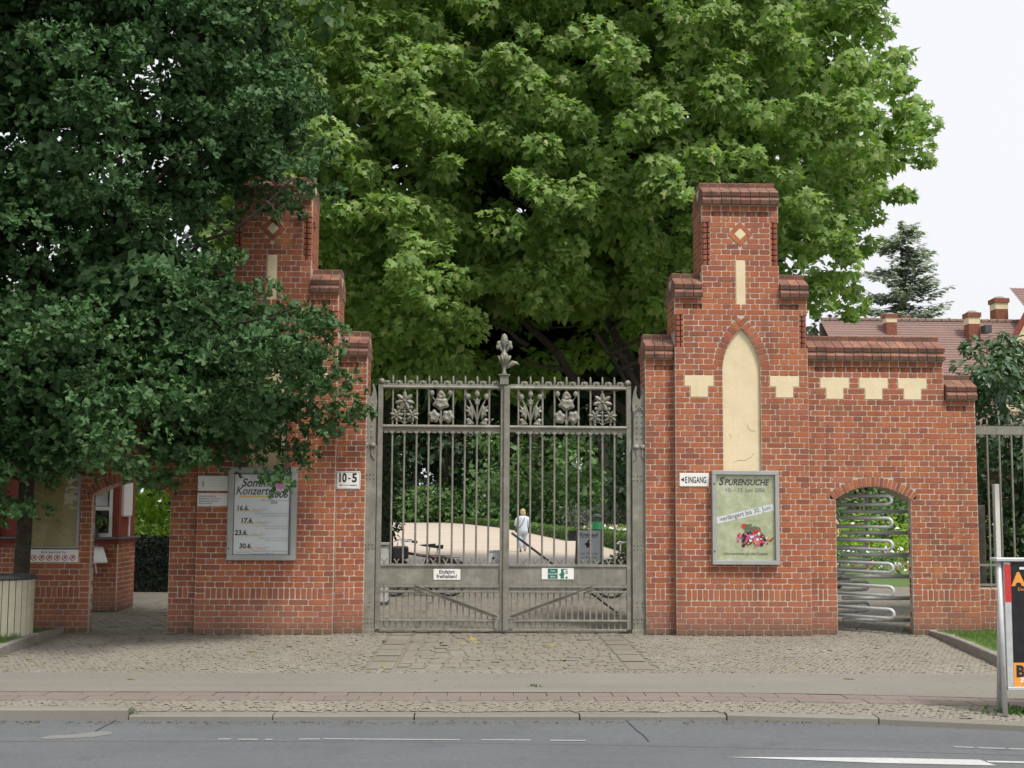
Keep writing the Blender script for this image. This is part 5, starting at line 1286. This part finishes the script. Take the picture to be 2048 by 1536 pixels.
def bed(x0, x1, y0, y1, z0, z1, mat, n, leaf, label, cat='flower bed', name='flower_bed', flowers=(), kind=None):
    o = empty(name, ((x0+x1)/2, (y0+y1)/2, 0), label, cat); k = max(6, n//60)
    C_ = np.stack([RNG.uniform(x0, x1, k), RNG.uniform(y0, y1, k), z0+(z1-z0)*RNG.random(k)**1.2], 1); P, N, Tp, Sz = clump_leaves(C_, np.full(k, (z1-z0)*.45+.08), 60, leaf, up=.8, droop=-.5)
    P[:, 2] = np.maximum(P[:, 2], .01); put_leaves(o, T_RHOMB, mat, P, N, Tp, Sz, name='plants')
    for mt, m_ in flowers:
        Pf = np.stack([RNG.uniform(x0, x1, m_), RNG.uniform(y0, y1, m_), RNG.uniform(z0+(z1-z0)*.5, z1*1.08, m_)], 1)
        put_leaves(o, T_OVAL, mt, Pf, RNG.normal(size=(m_, 3))*.5+np.array([0, -.7, .6]), RNG.normal(size=(m_, 3)), np.full(m_, leaf*1.3)*RNG.uniform(.6, 1.3, m_), name='blossoms')
    return o
bed(6.6, 13, 50, 66, .0, .35, 'bed', 4200, .2, 'low pale green flower bed with white and pink blooms behind the A-board', flowers=(('fl_white', 130), ('fl_pink', 110)))
bed(6.5, 12.5, 70, 76, .0, 1.6, 'purple', 1800, .2, 'greyish lavender clump behind the right gate leaf', 'lavender')
bed(5.5, 19, 82, 90, .2, 3.2, 'mid', 2600, .25, 'tall green perennial bank behind the lavender', 'perennials')
bed(-9, 5, 108, 116, .1, 2.6, 'mid', 3000, .25, 'leafy perennial bank beyond the long box hedge', 'perennials')
for i, (a_, b_, c_, d_, h_, lb) in enumerate([(0, 14, 92, 97, 5.5, 'loose green bushes behind the hedges, left of the right gate post'), (-12, -1, 100, 103, 3.0, 'bushes low at the bend of the path'), (13, 34, 88, 92, 7, 'bushes behind the right brick pier')]): bed(a_, b_, c_, d_, .2, h_, 'mid', 4200, .5, lb, 'bushes', 'bushes')
# seen through the turnstile
bed(6.2, 12.5, 12.5, 13.6, .0, .34, 'bed', 1500, .08, 'flower bed of white and dark red blooms just beyond the turnstile', flowers=(('fl_white', 120), ('fl_red', 110)))
bed(8, 16, 20, 21.5, .0, .40, 'mid', 1700, .10, 'second row of white and pink flowers across the lawn behind the turnstile', flowers=(('fl_white', 130), ('fl_pink', 90)))
bed(8, 20, 24, 29, .0, 1.25, 'bright', 5200, .16, 'bright green shrubby planting beyond the lawn behind the turnstile', 'shrubs', 'shrub_bank', flowers=(('fl_white', 60),))
bed(11, 22, 29, 32.5, .0, 2.1, 'mid', 5200, .22, 'taller green shrubs at the back behind the turnstile', 'shrubs', 'shrub_bank')
bed(9, 32, 33.6, 35.2, .0, 6.2, 'dark', 8200, .34, 'tall dark hedge in front of the house, seen through turnstile and railing', 'hedge', 'tall_hedge')
tb = empty('low_planter', (7.05, 8.6, 0), 'dark low bowl-shaped planter on the path beyond the turnstile', 'planter')
MB().lathe([(.50, .0), (.72, .14), (.80, .30), (.74, .31), (.6, .2)], n=20).build('bowl', 'steel_dark', tb)
def grass(name, pts, n, hgt, parent=None, z=.05):
    xs_, ys_ = zip(*pts); X_ = RNG.uniform(min(xs_), max(xs_), n*3); Y_ = RNG.uniform(min(ys_), max(ys_), n*3); k = inside(pts, X_, Y_); X_, Y_ = X_[k][:n], Y_[k][:n]; m_ = len(X_)
    zz = np.where(Y_ < -1, .095, .05+.045*np.clip(-Y_, 0, 1)) if z is None else np.full(m_, z)
    P = np.stack([X_, Y_, zz-.01], 1); Tp = np.array([0, 0, 1.])+RNG.normal(size=(m_, 3))*.35
    o = put_leaves(parent, T_BLADE, 'grass', P, RNG.normal(size=(m_, 3))*[1, 1, .2], Tp, hgt*RNG.uniform(.5, 1.3, m_), name=name); return o
grass('lawn_grass', [(6.27, .28), (5.72, -3.35), (5.4, -5.0), (8.5, -5.0), (8.5, .28)], 26000, .055, z=None)
grass('verge_grass', [(-5.74, .1), (-5.55, -2.0), (-5.4, -3.2), (-8.0, -3.2), (-8.0, .1)], 16000, .055, z=None)
for i, (px_, py_, n, h_, w_) in enumerate([(262, 1425, 60, .07, .09), (1075, 1373, 34, .032, .07), (1960, 1421, 200, .05, .35), (2035, 1425, 200, .06, .2), (1795, 1268, 70, .05, .12), (1815, 1262, 60, .07, .08)]):
    c = gp(px_, py_); t = tag(empty('weed_tuft', (c[0], c[1], 0)), ['weed growing out of the left kerb joint', 'small weed with pale bud on the red paver band', 'sparse weeds creeping left of the poster stand', 'leafy weeds under the poster stand', 'weeds at the left foot of the turnstile sill', 'weeds against the right jamb of the archway'][i], 'weed')
    m_ = n; P = np.stack([RNG.normal(c[0], w_*.5, m_), RNG.normal(c[1], w_*.25, m_), np.full(m_, -.01)], 1)
    put_leaves(t, T_OVAL if i in (1, 3) else T_BLADE, 'mid', P, RNG.normal(size=(m_, 3)), np.array([0, 0, 1.])+RNG.normal(size=(m_, 3))*.6, np.full(m_, h_)*RNG.uniform(.5, 1.3, m_), name='leaves')
# fallen leaves
lp = [gp(*p) for p in [(715, 1281), (660, 1287), (765, 1284), (825, 1283), (930, 1285), (950, 1281), (955, 1284), (960, 1294), (995, 1290), (1015, 1290), (1035, 1295), (895, 1290), (1090, 1293), (1100, 1292), (765, 1335), (872, 1362), (1125, 1320), (345, 1287), (585, 1294), (555, 1262), (60, 1318), (10, 1342), (75, 1331), (1420, 1290), (1850, 1310), (1570, 1344), (500, 1303), (375, 1304), (262, 1357), (1690, 1357), (880, 1286), (1200, 1290), (1480, 1500)]]
P = np.array([(x, y, .006) for x, y in lp[:-1]]); m_ = len(P)
M['fallen'] = leafmat('fallen_leaf', [(.30, .27, .06), (.38, .30, .10), (.14, .18, .05), (.25, .16, .07)], .1)
put_leaves(None, T_PLANE, 'fallen', P, RNG.normal(size=(m_, 3))*.25+np.array([0, 0, 1.]), RNG.normal(size=(m_, 3)), np.full(m_, .10)*RNG.uniform(.5, 1.2, m_), name='leaf_litter')
n = 900; Pl = np.stack([RNG.uniform(-7, 6, n), RNG.uniform(-5.4, 0, n), np.full(n, .004)], 1)
n2 = 2600; Xw = RNG.uniform(-5.2, 6.2, n2); Pw = np.stack([Xw, np.where(RNG.random(n2) < .5, -.02-np.abs(RNG.normal(0, .05, n2)), -5.66-np.abs(RNG.normal(0, .06, n2))), np.full(n2, .004)], 1); Pw[:, 2] = np.where(Pw[:, 1] < -3, -.046, .003)
M['grit'] = leafmat('grit', [(.07, .055, .035), (.12, .095, .06), (.16, .13, .08), (.09, .09, .04)], .05)
put_leaves(None, T_RHOMB, 'grit', Pw, RNG.normal(size=(n2, 3))*.25+np.array([0, 0, 1.]), RNG.normal(size=(n2, 3)), RNG.uniform(.006, .030, n2), name='gutter_dirt')
put_leaves(None, T_RHOMB, 'fallen', Pl, RNG.normal(size=(n, 3))*.2+np.array([0, 0, 1.]), RNG.normal(size=(n, 3)), RNG.uniform(.008, .026, n), name='litter_specks')

# ------------------------------------------------------------------ ticket booth behind the left archway
kb = empty('ticket_booth', (-5.83, 3.1, 0), 'red ticket booth with white-framed window and slate sill seen through the left archway', 'booth')
B = Bricks(kb, 'brick', limit=240); cm = MB()
for i in range(14): lay_row(B, i, [(-4.4, 0)], lambda t, z: Vector((t, 0, z)), 0, 0, 0, False)
for i in range(14): lay_row(B, i, [(.058, .9)], lambda t, z: Vector((0, t, z)), pi/2, 0, 0, False)
cm.box(-4.4, -.004, .004, .9, 0, 14*CR); cm.build('mortar_core', 'mortar', kb); B.emit()
box('frieze', 'redbrown', -4.4, .02, -.03, .92, 14*CR+.002, 14*CR+.075, kb, .008); box('sill', 'slate', -4.4, .07, -.12, .98, 14*CR+.076, 14*CR+.11, kb, .005)
z0 = 14*CR+.111
box('corner_post', 'redbrown', -.10, .0, .02, .14, z0, 2.9, kb); box('side_wall', 'redbrown', -.12, -.02, .141, .9, z0, 2.9, kb)
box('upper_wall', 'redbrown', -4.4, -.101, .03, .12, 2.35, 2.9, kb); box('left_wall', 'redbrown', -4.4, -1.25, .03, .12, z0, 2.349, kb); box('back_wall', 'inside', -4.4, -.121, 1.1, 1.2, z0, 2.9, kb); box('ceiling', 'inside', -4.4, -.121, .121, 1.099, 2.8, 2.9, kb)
wn = box('window_frame', 'white', -.155, -.105, .01, .06, z0, 2.3, kb)
for q in ((-1.2, -1.15, z0, 2.3), (-1.149, -.156, z0, z0+.06), (-1.149, -.156, 2.25, 2.3), (-1.149, -.156, 1.60, 1.66)): box('frame_bar', 'white', q[0], q[1], .01, .06, q[2], q[3], wn)
rect('pane', 'glass', -1.149, -.156, z0+.06, 1.60, .035, wn); rect('pane', 'glass', -1.149, -.156, 1.66, 2.25, .035, wn)
box('curtain', 'paper', -1.1, -.28, .3, .32, 1.67, 2.3, kb); box('letter_case', 'white', -.019, .06, .12, .52, 1.50, 2.10, kb, .02); box('white_trim', 'white', -.019, .002, .56, .60, z0, 2.9, kb)
box('roof', 'slate', -4.6, .35, -.45, 1.3, 2.91, 3.02, kb); box('yellow_post', 'yellow', -1.98, -1.90, -.06, .0, .9, 2.6, kb); box('wall_poster', 'paper', -2.35, -2.0, -.02, .025, 1.1, 2.2, kb)
dk = MB(); dk.add([(-.95, -.02, 1.02), (-.22, -.02, 1.02), (-.05, -.30, .80), (-.95, -.30, .80), (-.95, -.02, 1.0), (-.22, -.02, 1.0), (-.05, -.30, .78), (-.95, -.30, .78)], [(0, 3, 2, 1), (4, 5, 6, 7), (2, 3, 7, 6), (0, 1, 5, 4), (1, 2, 6, 5), (3, 0, 4, 7)])
dk.build('sloping_desk', 'white', kb); MB().tube([(-.30, -.05, .60), (-.30, -.18, .86)], .012, 6).build('bracket', 'white', kb)
wb = empty('flower_box', (-6.27, 3.03, z0), 'dark flower box with a red and yellow bloom on the booth sill', 'flower box')
box('trough', 'steel_dark', -.20, .14, -.075, .06, 0, .17, wb, .01)
P, N, Tp, Sz = clump_leaves(np.array([(-6.32+.1*i, 3.02, z0+.26) for i in range(-1, 3)]), np.full(4, .11), 60, .07); put_leaves(wb, T_OVAL, 'mid', P, N, Tp, Sz, name='leaves')
m = MB(); [m.ball((x, -.08, z), .035, 8, 5) for x, z in ((.02, .44), (.05, .42))]; m.build('blossom', 'red', wb); m = MB(); m.ball((.06, -.09, .37), .035, 8, 5); m.build('yellow_blossom', 'yellow', wb)

# ------------------------------------------------------------------ things inside the gate
def ring_pts(c, r, n=28): return [(c[0]+r*cos(2*pi*k/n), c[1], c[2]+r*sin(2*pi*k/n)) for k in range(n+1)]
def bicycle(x, y, rz, frame_mat, label, extra=False):
    b = empty('bicycle', (x, y, 0), label, 'bicycle', 'bicycles parked inside the gate', rz); r = .34
    for cx in (-.53, .53):
        w = MB().tube(ring_pts((cx, 0, r), r-.02), .026, 6, False).build('wheel', 'rubber', b, True); MB().tube(ring_pts((cx, 0, r), r-.045), .008, 5, False).build('rim', 'steel_dark', w)
        m = MB(); [m.tube([(cx, 0, r), (cx+.30*cos(a), 0, r+.30*sin(a))], .0018, 3, False) for a in [2*pi*k/16 for k in range(16)]]; m.ball((cx, 0, r), .03, 7, 5); m.build('spokes', 'steel_dark', w)
        f = MB(); f.tube([(cx+(r+.03)*cos(a), 0, r+(r+.03)*sin(a)) for a in [radians(20 if cx > 0 else 50)+radians(130)*k/10 for k in range(11)]], .022, 5); f.build('mudguard', 'blackpaint', b)
    fr = MB(); bb, st_, hd = (.10, 0, .30), (.27, 0, .78), (-.36, 0, .82)
    for p, q, rr_ in ((bb, st_, .016), (bb, (-.38, 0, .66), .019), ((.255, 0, .72), hd, .017), (bb, (.53, 0, .34), .010), ((.25, 0, .70), (.53, 0, .34), .009), ((-.35, 0, .88), (-.39, 0, .62), .021)): fr.tube([p, q], rr_*1.35, 7)
    fr.build('frame', frame_mat, b, True); MB().tube([(-.40, 0, .64), (-.46, 0, .50), (-.53, 0, .34)], .014, 6).build('fork', 'steel', b)
    h = MB(); h.tube([(-.35, 0, .88), (-.34, 0, 1.0)], .013, 6); h.tube([(-.20, -.28, 1.03), (-.30, -.22, 1.05), (-.40, -.05, 1.01), (-.40, .05, 1.01), (-.30, .22, 1.05), (-.20, .28, 1.03)], .011, 6); h.build('handlebar', 'steel', b)
    h = MB(); h.tube([(-.20, -.28, 1.03), (-.10, -.30, 1.02)], .017, 6); h.tube([(-.20, .28, 1.03), (-.10, .30, 1.02)], .017, 6); h.build('grips', 'rubber', b)
    s_ = MB(); s_.add([(.06, -.03, .945), (.12, .02, .945), (.30, .08, .955), (.40, .08, .97), (.40, -.08, .97), (.30, -.08, .955), (.14, -.02, .92), (.14, .02, .92), (.30, .07, .90), (.39, .07, .89), (.39, -.07, .89), (.30, -.07, .90)],
        [(0, 5, 4, 3, 2, 1), (6, 7, 8, 9, 10, 11), (0, 1, 7, 6), (1, 2, 8, 7), (2, 3, 9, 8), (3, 4, 10, 9), (4, 5, 11, 10), (5, 0, 6, 11)]); s_.build('saddle', 'rubber', b, bevel=.01)
    MB().tube([(.27, 0, .76), (.29, 0, .90)], .012, 6).build('seat_post', 'steel', b)
    c = MB(); c.tube([(.10, 0, .30), (.16, .06, .18)], .009, 5); c.box(.12, .22, .05, .12, .165, .185); c.lathe([(.09, -.004), (.09, .004)], (.10, .03, .30), 14, 'y'); c.build('crank', 'steel', b)
    k = MB(); k.tube([(.28, -.05, .74), (.72, -.05, .73)], .006, 5); k.tube([(.28, .05, .74), (.72, .05, .73)], .006, 5); [k.tube([(xx, -.06, .735), (xx, .06, .735)], .005, 5) for xx in (.4, .5, .6, .7)]; k.tube([(.55, .05, .73), (.54, .03, .36)], .006, 5); k.build('rack', 'blackpaint', b)
    if extra:
        m = MB(); m.box(-.56, -.26, -.15, .15, .70, .94); m.build('front_bag', 'rubber', b, bevel=.03)
    return b
b1 = gp(850, 1206); b2 = gp(838, 1196)
bicycle(-1.12, 6.2, radians(4), 'redpaint', 'dark red bicycle with black front bag behind the left gate leaf', True)
bicycle(-1.30, 6.9, radians(-3), 'blackpaint', 'black bicycle parked directly behind the dark red one')
bicycle(2.95, 6.0, radians(8), 'blackpaint', 'bicycle half hidden behind the right gate post')
ab = empty('a_board', (2.62, 12.2, 0), 'grey A-board with dark red emblem and arrow behind the right gate leaf', 'sign')
box('board', 'paper', -.29, .29, -.01, .01, .12, 1.13, ab); 
for q in ((-.315, -.29), (.29, .315)): box('frame_side', 'steel_dark', q[0], q[1], -.02, .02, 0, 1.15, ab)
box('frame_top', 'steel_dark', -.29, .29, -.02, .02, 1.131, 1.155, ab); box('frame_bottom', 'steel_dark', -.29, .29, -.02, .02, .10, .119, ab)
text('lettering', 'Kreislauf', .13, 0, -.0115, .98, 'ink', ab, bold=.003, sx=.95); rect('rule', 'redpaint', -.22, .20, .945, .955, -.0115, ab)
for k, tt in enumerate(('der Würde', 'im Blumen-', 'nachgestellt')): text('lettering', tt, .09, -.20, -.0115, .54-.095*k, 'ink_grey', ab, 'LEFT')
poly('emblem', 'redpaint', [(-.02, .90), (.07, .90), (.07, .875), (.01, .87), (0, .83), (.03, .79), (.02, .72), (-.06, .70), (-.06, .75), (-.10, .78), (-.09, .82), (-.04, .84)], -.0115, ab)
rect('arrow', 'redpaint', -.19, .19, .21, .222, -.0115, ab); poly('arrow', 'redpaint', [(.16, .25), (.16, .18), (.235, .216)], -.0117, ab)
for x in (-.30, .30): MB().tube([(x, .02, 1.12), (x, .45, 0)], .012, 6).build('rear_leg', 'steel_dark', ab)
gb = empty('green_bin', (4.05, 24, 0), 'small green litter bin standing behind the A-board', 'bin')
MB().lathe([(.16, .68), (.18, 1.1), (.18, 1.18)], n=14).build('bucket', plain('bin_green', (.03, .30, .10), .5), gb); MB().tube([(0, .2, 0), (0, .2, 1.45)], .03, 8).build('post', 'steel_dark', gb); MB().lathe([(.19, 1.36), (.17, 1.42), (.02, 1.45)], n=14).build('lid', 'steel_dark', gb)
pl_ = empty('plant_tub', (3.35, 8.9, 0), 'dark tub with reddish and green plants left of the right gate post', 'planter')
MB().lathe([(.28, 0), (.36, .42), (.38, .45), (.30, .44)], n=18).build('tub', 'rubber', pl_)
P, N, Tp, Sz = clump_leaves(np.array([(3.35+dx, 8.9+dy, .62) for dx, dy in ((-.3, 0), (-.1, .1), (.1, -.1), (.3, .05))]), np.full(4, .24), 110, .09); put_leaves(pl_, T_OVAL, 'mid', P, N, Tp, Sz, name='leaves')
P, N, Tp, Sz = clump_leaves(np.array([(3.3+dx, 8.75, .58) for dx in (-.25, .2)]), np.full(2, .12), 30, .07); put_leaves(pl_, T_OVAL, 'fl_red', P, N, Tp, Sz, name='blossoms')

# ------------------------------------------------------------------ people
M['skin'] = plain('skin', (.62, .36, .26), .55, 0, .05); M['hair_blond'] = plain('blond_hair', (.58, .40, .20), .6, 0, .3, 40); M['tunic'] = plain('pale_blue_cloth', (.66, .74, .85), .8, 0, .06, 8); M['trousers'] = plain('pale_trousers', (.62, .70, .82), .8, 0, .06, 8)
M['shoe'] = plain('shoe', (.16, .13, .11), .6); M['bag'] = plain('dark_bag', (.03, .03, .035), .5); M['cap'] = plain('blue_cap', (.08, .12, .38), .7); M['shirt'] = plain('pink_shirt', (.55, .28, .28), .8)
def person(x, y, rz, label, top, legs, hair, cap=None, bag=False):
    p = empty('person', (x, y, 0), label, 'person', rz=rz); p.scale = (.96, .96, .955)
    J = {'pel': (0, 0, .92), 'wa': (0, 0, 1.08), 'ch': (0, 0, 1.28), 'nk': (0, 0, 1.42), 'hd': (0, .01, 1.50), 'hh': (0, .02, 1.585), 'ls': (-.17, 0, 1.36), 'rs': (.17, 0, 1.36), 'le': (-.25, -.02, 1.12), 'lw': (-.22, .12, .93), 'lh': (-.21, .18, .87),
         're': (.24, .0, 1.11), 'rw': (.29, -.06, .88), 'rh': (.30, -.07, .80), 'lhip': (-.09, 0, .88), 'rhip': (.09, 0, .88), 'lk': (-.10, -.02, .48), 'la': (-.09, -.22, .14), 'lt': (-.09, -.13, .03), 'rk': (.09, .10, .47), 'ra': (.09, .16, .08), 'rt': (.10, .28, .03)}
    Rr = {'pel': .15, 'wa': .125, 'ch': .145, 'nk': .055, 'hd': .075, 'hh': .09, 'ls': .06, 'rs': .06, 'le': .042, 'lw': .028, 'lh': .035, 're': .042, 'rw': .028, 'rh': .035, 'lhip': .10, 'rhip': .10, 'lk': .062, 'la': .038, 'lt': .03, 'rk': .062, 'ra': .038, 'rt': .03}
    ks = list(J); E_ = [('pel', 'wa'), ('wa', 'ch'), ('ch', 'nk'), ('nk', 'hd'), ('hd', 'hh'), ('ch', 'ls'), ('ls', 'le'), ('le', 'lw'), ('lw', 'lh'), ('ch', 'rs'), ('rs', 're'), ('re', 'rw'), ('rw', 'rh'), ('pel', 'lhip'), ('lhip', 'lk'), ('lk', 'la'), ('la', 'lt'), ('pel', 'rhip'), ('rhip', 'rk'), ('rk', 'ra'), ('ra', 'rt')]
    me = bpy.data.meshes.new('body'); me.from_pydata([J[k] for k in ks], [(ks.index(a), ks.index(b)) for a, b in E_], []); me.materials.append(M['skin'])
    o = link('body', me, p); sk = o.modifiers.new('s', 'SKIN'); sk.use_smooth_shade = True
    for i, k in enumerate(ks): v = me.skin_vertices[0].data[i]; v.radius = (Rr[k], Rr[k]*.85); v.use_root = (k == 'pel')
    o.modifiers.new('u', 'SUBSURF').levels = 1
    def loft(name, rings, mat, n=16):
        m = MB(); vs = []
        for cx, cy, cz, rx, ry in rings: vs += [(cx+rx*cos(2*pi*k/n)*(1+.03*sin(3*2*pi*k/n+cz*9)), cy+ry*sin(2*pi*k/n), cz) for k in range(n)]
        L = len(rings); m.add(vs, [(i*n+k, i*n+(k+1) % n, (i+1)*n+(k+1) % n, (i+1)*n+k) for i in range(L-1) for k in range(n)]+[tuple(range(n-1, -1, -1)), tuple((L-1)*n+k for k in range(n))]); return m.build(name, mat, p, True)
    tb_ = loft('tunic', [(0, 0, .70, .205, .165), (0, 0, .86, .20, .165), (0, 0, 1.02, .185, .15), (0, 0, 1.18, .185, .145), (0, 0, 1.30, .195, .14), (0, 0, 1.37, .17, .12), (0, 0, 1.42, .09, .08)], top)
    m = MB(); m.tube([(-.15, 0, 1.35), (-.22, -.01, 1.24), (-.27, -.02, 1.10), (-.26, .04, 1.02)], [.075, .08, .07, .06], 10); m.tube([(.15, 0, 1.35), (.21, 0, 1.24), (.26, -.01, 1.08), (.28, -.03, .97)], [.075, .078, .068, .062], 10); m.build('sleeves', top, p, True)
    m = MB(); m.tube([(-.09, 0, .90), (-.10, -.02, .48), (-.09, -.19, .17)], [.115, .085, .075], 10); m.tube([(.09, 0, .90), (.09, .10, .47), (.09, .15, .10)], [.115, .085, .08], 10); m.build('trousers', legs, p, True)
    m = MB(); m.ball((-.09, -.17, .06), (.045, .075, .10), 8, 6); m.ball((.10, .22, .045), (.045, .12, .045), 8, 6); m.build('shoes', 'shoe', p, True)
    m = MB(); m.ball((0, .0, 1.585), (.105, .115, .115), 12, 9); m.ball((0, -.03, 1.51), (.105, .085, .085), 12, 7); m.ball((.045, -.03, 1.50), (.07, .07, .06), 8, 6); m.build('hair', hair, p, True)
    m = MB()
    for k in range(5):
        for s, hx, hy, hz in ((-1, -.21, .18, .86), (1, .30, -.07, .79)): m.tube([(hx+(k-2)*.014*.6, hy+(k-2)*.012, hz), (hx+(k-2)*.016, hy+(k-2)*.014+.01, hz-.07-(.015 if k in (2, 3) else 0)+(.03 if k == 4 else 0))], [.009, .006], 5)
    m.build('fingers', 'skin', p, True)
    m = MB(); m.ball((0, .118, 1.56), (.015, .02, .02), 6, 5); [m.ball((s*.035, .10, 1.585), (.014, .01, .009), 6, 4) for s in (-1, 1)]; [m.ball((s*.098, .01, 1.56), (.012, .022, .03), 6, 5) for s in (-1, 1)]; m.build('face', 'skin', p, True)
    if cap:
        m = MB(); m.ball((0, .0, 1.63), (.115, .125, .085), 12, 7); m.box(-.07, .07, .09, .20, 1.60, 1.61); m.build('cap', cap, p)
    if bag:
        MB().tube([(.08, -.13, 1.37), (.0, -.155, 1.15), (-.12, -.155, .98), (-.20, -.12, .90)], .010, 5).build('bag_strap', 'bag', p); m = MB(); m.box(-.30, -.17, -.10, .10, .74, .92); m.build('shoulder_bag', 'bag', p, bevel=.03)
    return p
person(1.56, 27.2, 0, 'woman with blond hair in pale blue tunic walking away, dark bag at her hip', 'tunic', 'trousers', 'hair_blond', bag=True)
person(11.9, 22.6, pi, 'person in blue cap and pink shirt standing among the shrubs behind the turnstile', 'shirt', 'bag', 'hair_blond', cap='cap')

# ------------------------------------------------------------------ house and fir beyond the wall
hs_ = empty('brick_house', (25, 48, 0), 'large house with reddish-brown tiled roof and cream-banded chimneys beyond the wall', 'house')
M['tile'] = stone_mat('roof_tile', [(.25, .14, .125), (.29, .165, .145), (.23, .135, .125), (.27, .16, .145)])
M['cream'] = plain('cream_render', (.68, .58, .38), .8, 0, .08, 3); M['house_brick'] = plain('house_brick', (.22, .075, .045), .85, 0, .3, 10)
m = MB(); Y0_, Y1_, Z0_, Z1_ = 36.0, 45.5, 4.6, 12.15; nr = 46
def course(m, x0, x1, k, nr, y0, y1, z0, z1, sgn=1):
    a = k/nr; b = (k+1.12)/nr; ya, yb = y0+(y1-y0)*a, y0+(y1-y0)*b; za, zb_ = z0+(z1-z0)*a, z0+(z1-z0)*b; w = (x1-x0); n_ = int(w/.26)
    vs = []; 
    for i in range(n_*2+1):
        x = x0+w*i/(2*n_); e = .03 if i % 2 else 0; vs += [(x, ya, za+.05+e), (x, yb, zb_+.0+e), (x, ya, za-.03)]
    m.add(vs, [(3*i, 3*i+3, 3*i+4, 3*i+1) for i in range(2*n_)]+[(3*i+2, 3*i+5, 3*i+3, 3*i) for i in range(2*n_)])
for k in range(nr): course(m, -6.2, 6.4, k, nr, Y0_-48, Y1_-48, Z0_, Z1_)
o = m.build('roof', 'tile', hs_); 
box('wall', 'house_brick', -5.8, 6.0, -11.2, 4, 0, 4.6, hs_); MB().prism([(-6.2, 4.55), (6.4, 4.55), (6.4, 12.0), (-6.2, 12.0)], -2.5, -2.3).build('rear_roof', 'tile', hs_)
m = MB()
for k in range(28): m.tube([(-6.1+.45*k, -2.5, 12.2), (-5.7+.45*k, -2.5, 12.22)], .12, 7)
m.build('ridge_tiles', 'tile', hs_)
def chimney(px_, y0, y1, w, Y):
    (x, zt), (_, zb_) = bp(px_, y0, Y), bp(px_, y1, Y); s_ = w*(D+Y)/F/2*.88; x -= 25; Yl = Y-48; h_ = zt-zb_
    c = box('chimney', 'house_brick', x-s_, x+s_, Yl-s_, Yl+s_, zb_-.8, zt-h_*.55, hs_)
    box('cream_band', 'cream', x-s_*1.02, x+s_*1.02, Yl-s_*1.02, Yl+s_*1.02, zt-h_*.549, zt-h_*.28, c); box('cap', 'house_brick', x-s_*1.2, x+s_*1.2, Yl-s_*1.2, Yl+s_*1.2, zt-h_*.279, zt-h_*.1, c)
    MB().lathe([(s_*1.25, zt-h_*.099), (s_*.6, zt)], (x, Yl, 0), 8).build('cap_stone', 'stone', c)
chimney(1779, 626, 663, 24, 44.5); chimney(1943, 622, 672, 26, 44.0); chimney(1997, 594, 642, 29, 46.5); chimney(1810, 632, 645, 20, 47)
box('skylight', 'steel_dark', *[v-25 for v in (bp(1964, 655, 43.5)[0], bp(1977, 655, 43.5)[0])], -4.9, -4.3, bp(1970, 667, 43.5)[1], bp(1970, 652, 43.5)[1], hs_)
# right wing with its own roof and half-timbered gable
m = MB(); x0_ = bp(2003, 640, 45)[0]-25
for k in range(34):
    a = k/34; m2 = x0_+a*1.5; course(m, m2, 14, k, 34, -9.5, -1.0, 9.2, 14.4)
m.build('wing_roof', 'tile', hs_); g0 = bp(2015, 660, 38)[0]-25
MB().prism([(g0, 4), (14, 4), (14, 12.2), (g0+1.6, 12.2), (g0, 9.2)], -9.6, -9.2).build('gable', 'cream', hs_); MB().tube([(g0-.1, -9.7, 9.1), (g0+1.8, -9.7, 12.6)], .14, 6).build('barge_board', 'redbrown', hs_); MB().tube([(g0+.1, -9.7, 8.6), (g0+2.4, -9.7, 10.2)], .10, 6).build('timber_brace', 'redbrown', hs_)
ft = empty('fir_tree', (33.0, 68, 0), 'blue-green fir with layered branches standing behind the house roof', 'tree')
bx = bp(1806, 640, 68)[0]; ft.location.x = bx
m = MB(); m.tube([(0, 0, 0), (0, 0, 12), (0, 0, 23.2)], [.5, .3, .05], 8); m.build('trunk', 'bark', ft)
Pn = []; Tn = []; Nn_ = []; Sn = []; bm_ = MB()
for lv in range(30):
    z = 6.5+lv*.585; Rm = 6.6*(1-(z-5)/19.5)**.75+.4
    for k in range(7):
        a = RNG.random()*2*pi; Lb = Rm*RNG.uniform(.65, 1.15); zz = z+RNG.uniform(-.3, .3); n_ = int(8*Lb)+4
        bm_.tube([(0, 0, zz), (cos(a)*Lb*.5, sin(a)*Lb*.5, zz-.12), (cos(a)*Lb, sin(a)*Lb, zz+.18)], [.035, .02, .008], 4, False)
        for j in range(n_):
            t = (j+.5)/n_; px2 = Lb*t; dz_ = -.45*sin(pi*t*.8)+.40*t*t
            for s_ in range(3): Pn.append((bx+cos(a)*px2+RNG.normal(0, .12), 68+sin(a)*px2+RNG.normal(0, .12), zz+dz_+RNG.normal(0, .07))); q = a+RNG.uniform(-1.1, 1.1); Tn.append((cos(q), sin(q), RNG.uniform(-.25, .35))); Nn_.append((RNG.normal(0, .3), -.3+RNG.normal(0, .3), 1)); Sn.append(RNG.uniform(.28, .62))
bm_.build('boughs', 'bark', ft); put_leaves(ft, T_RHOMB, 'fir', np.array(Pn), np.array(Nn_), np.array(Tn), np.array(Sn))
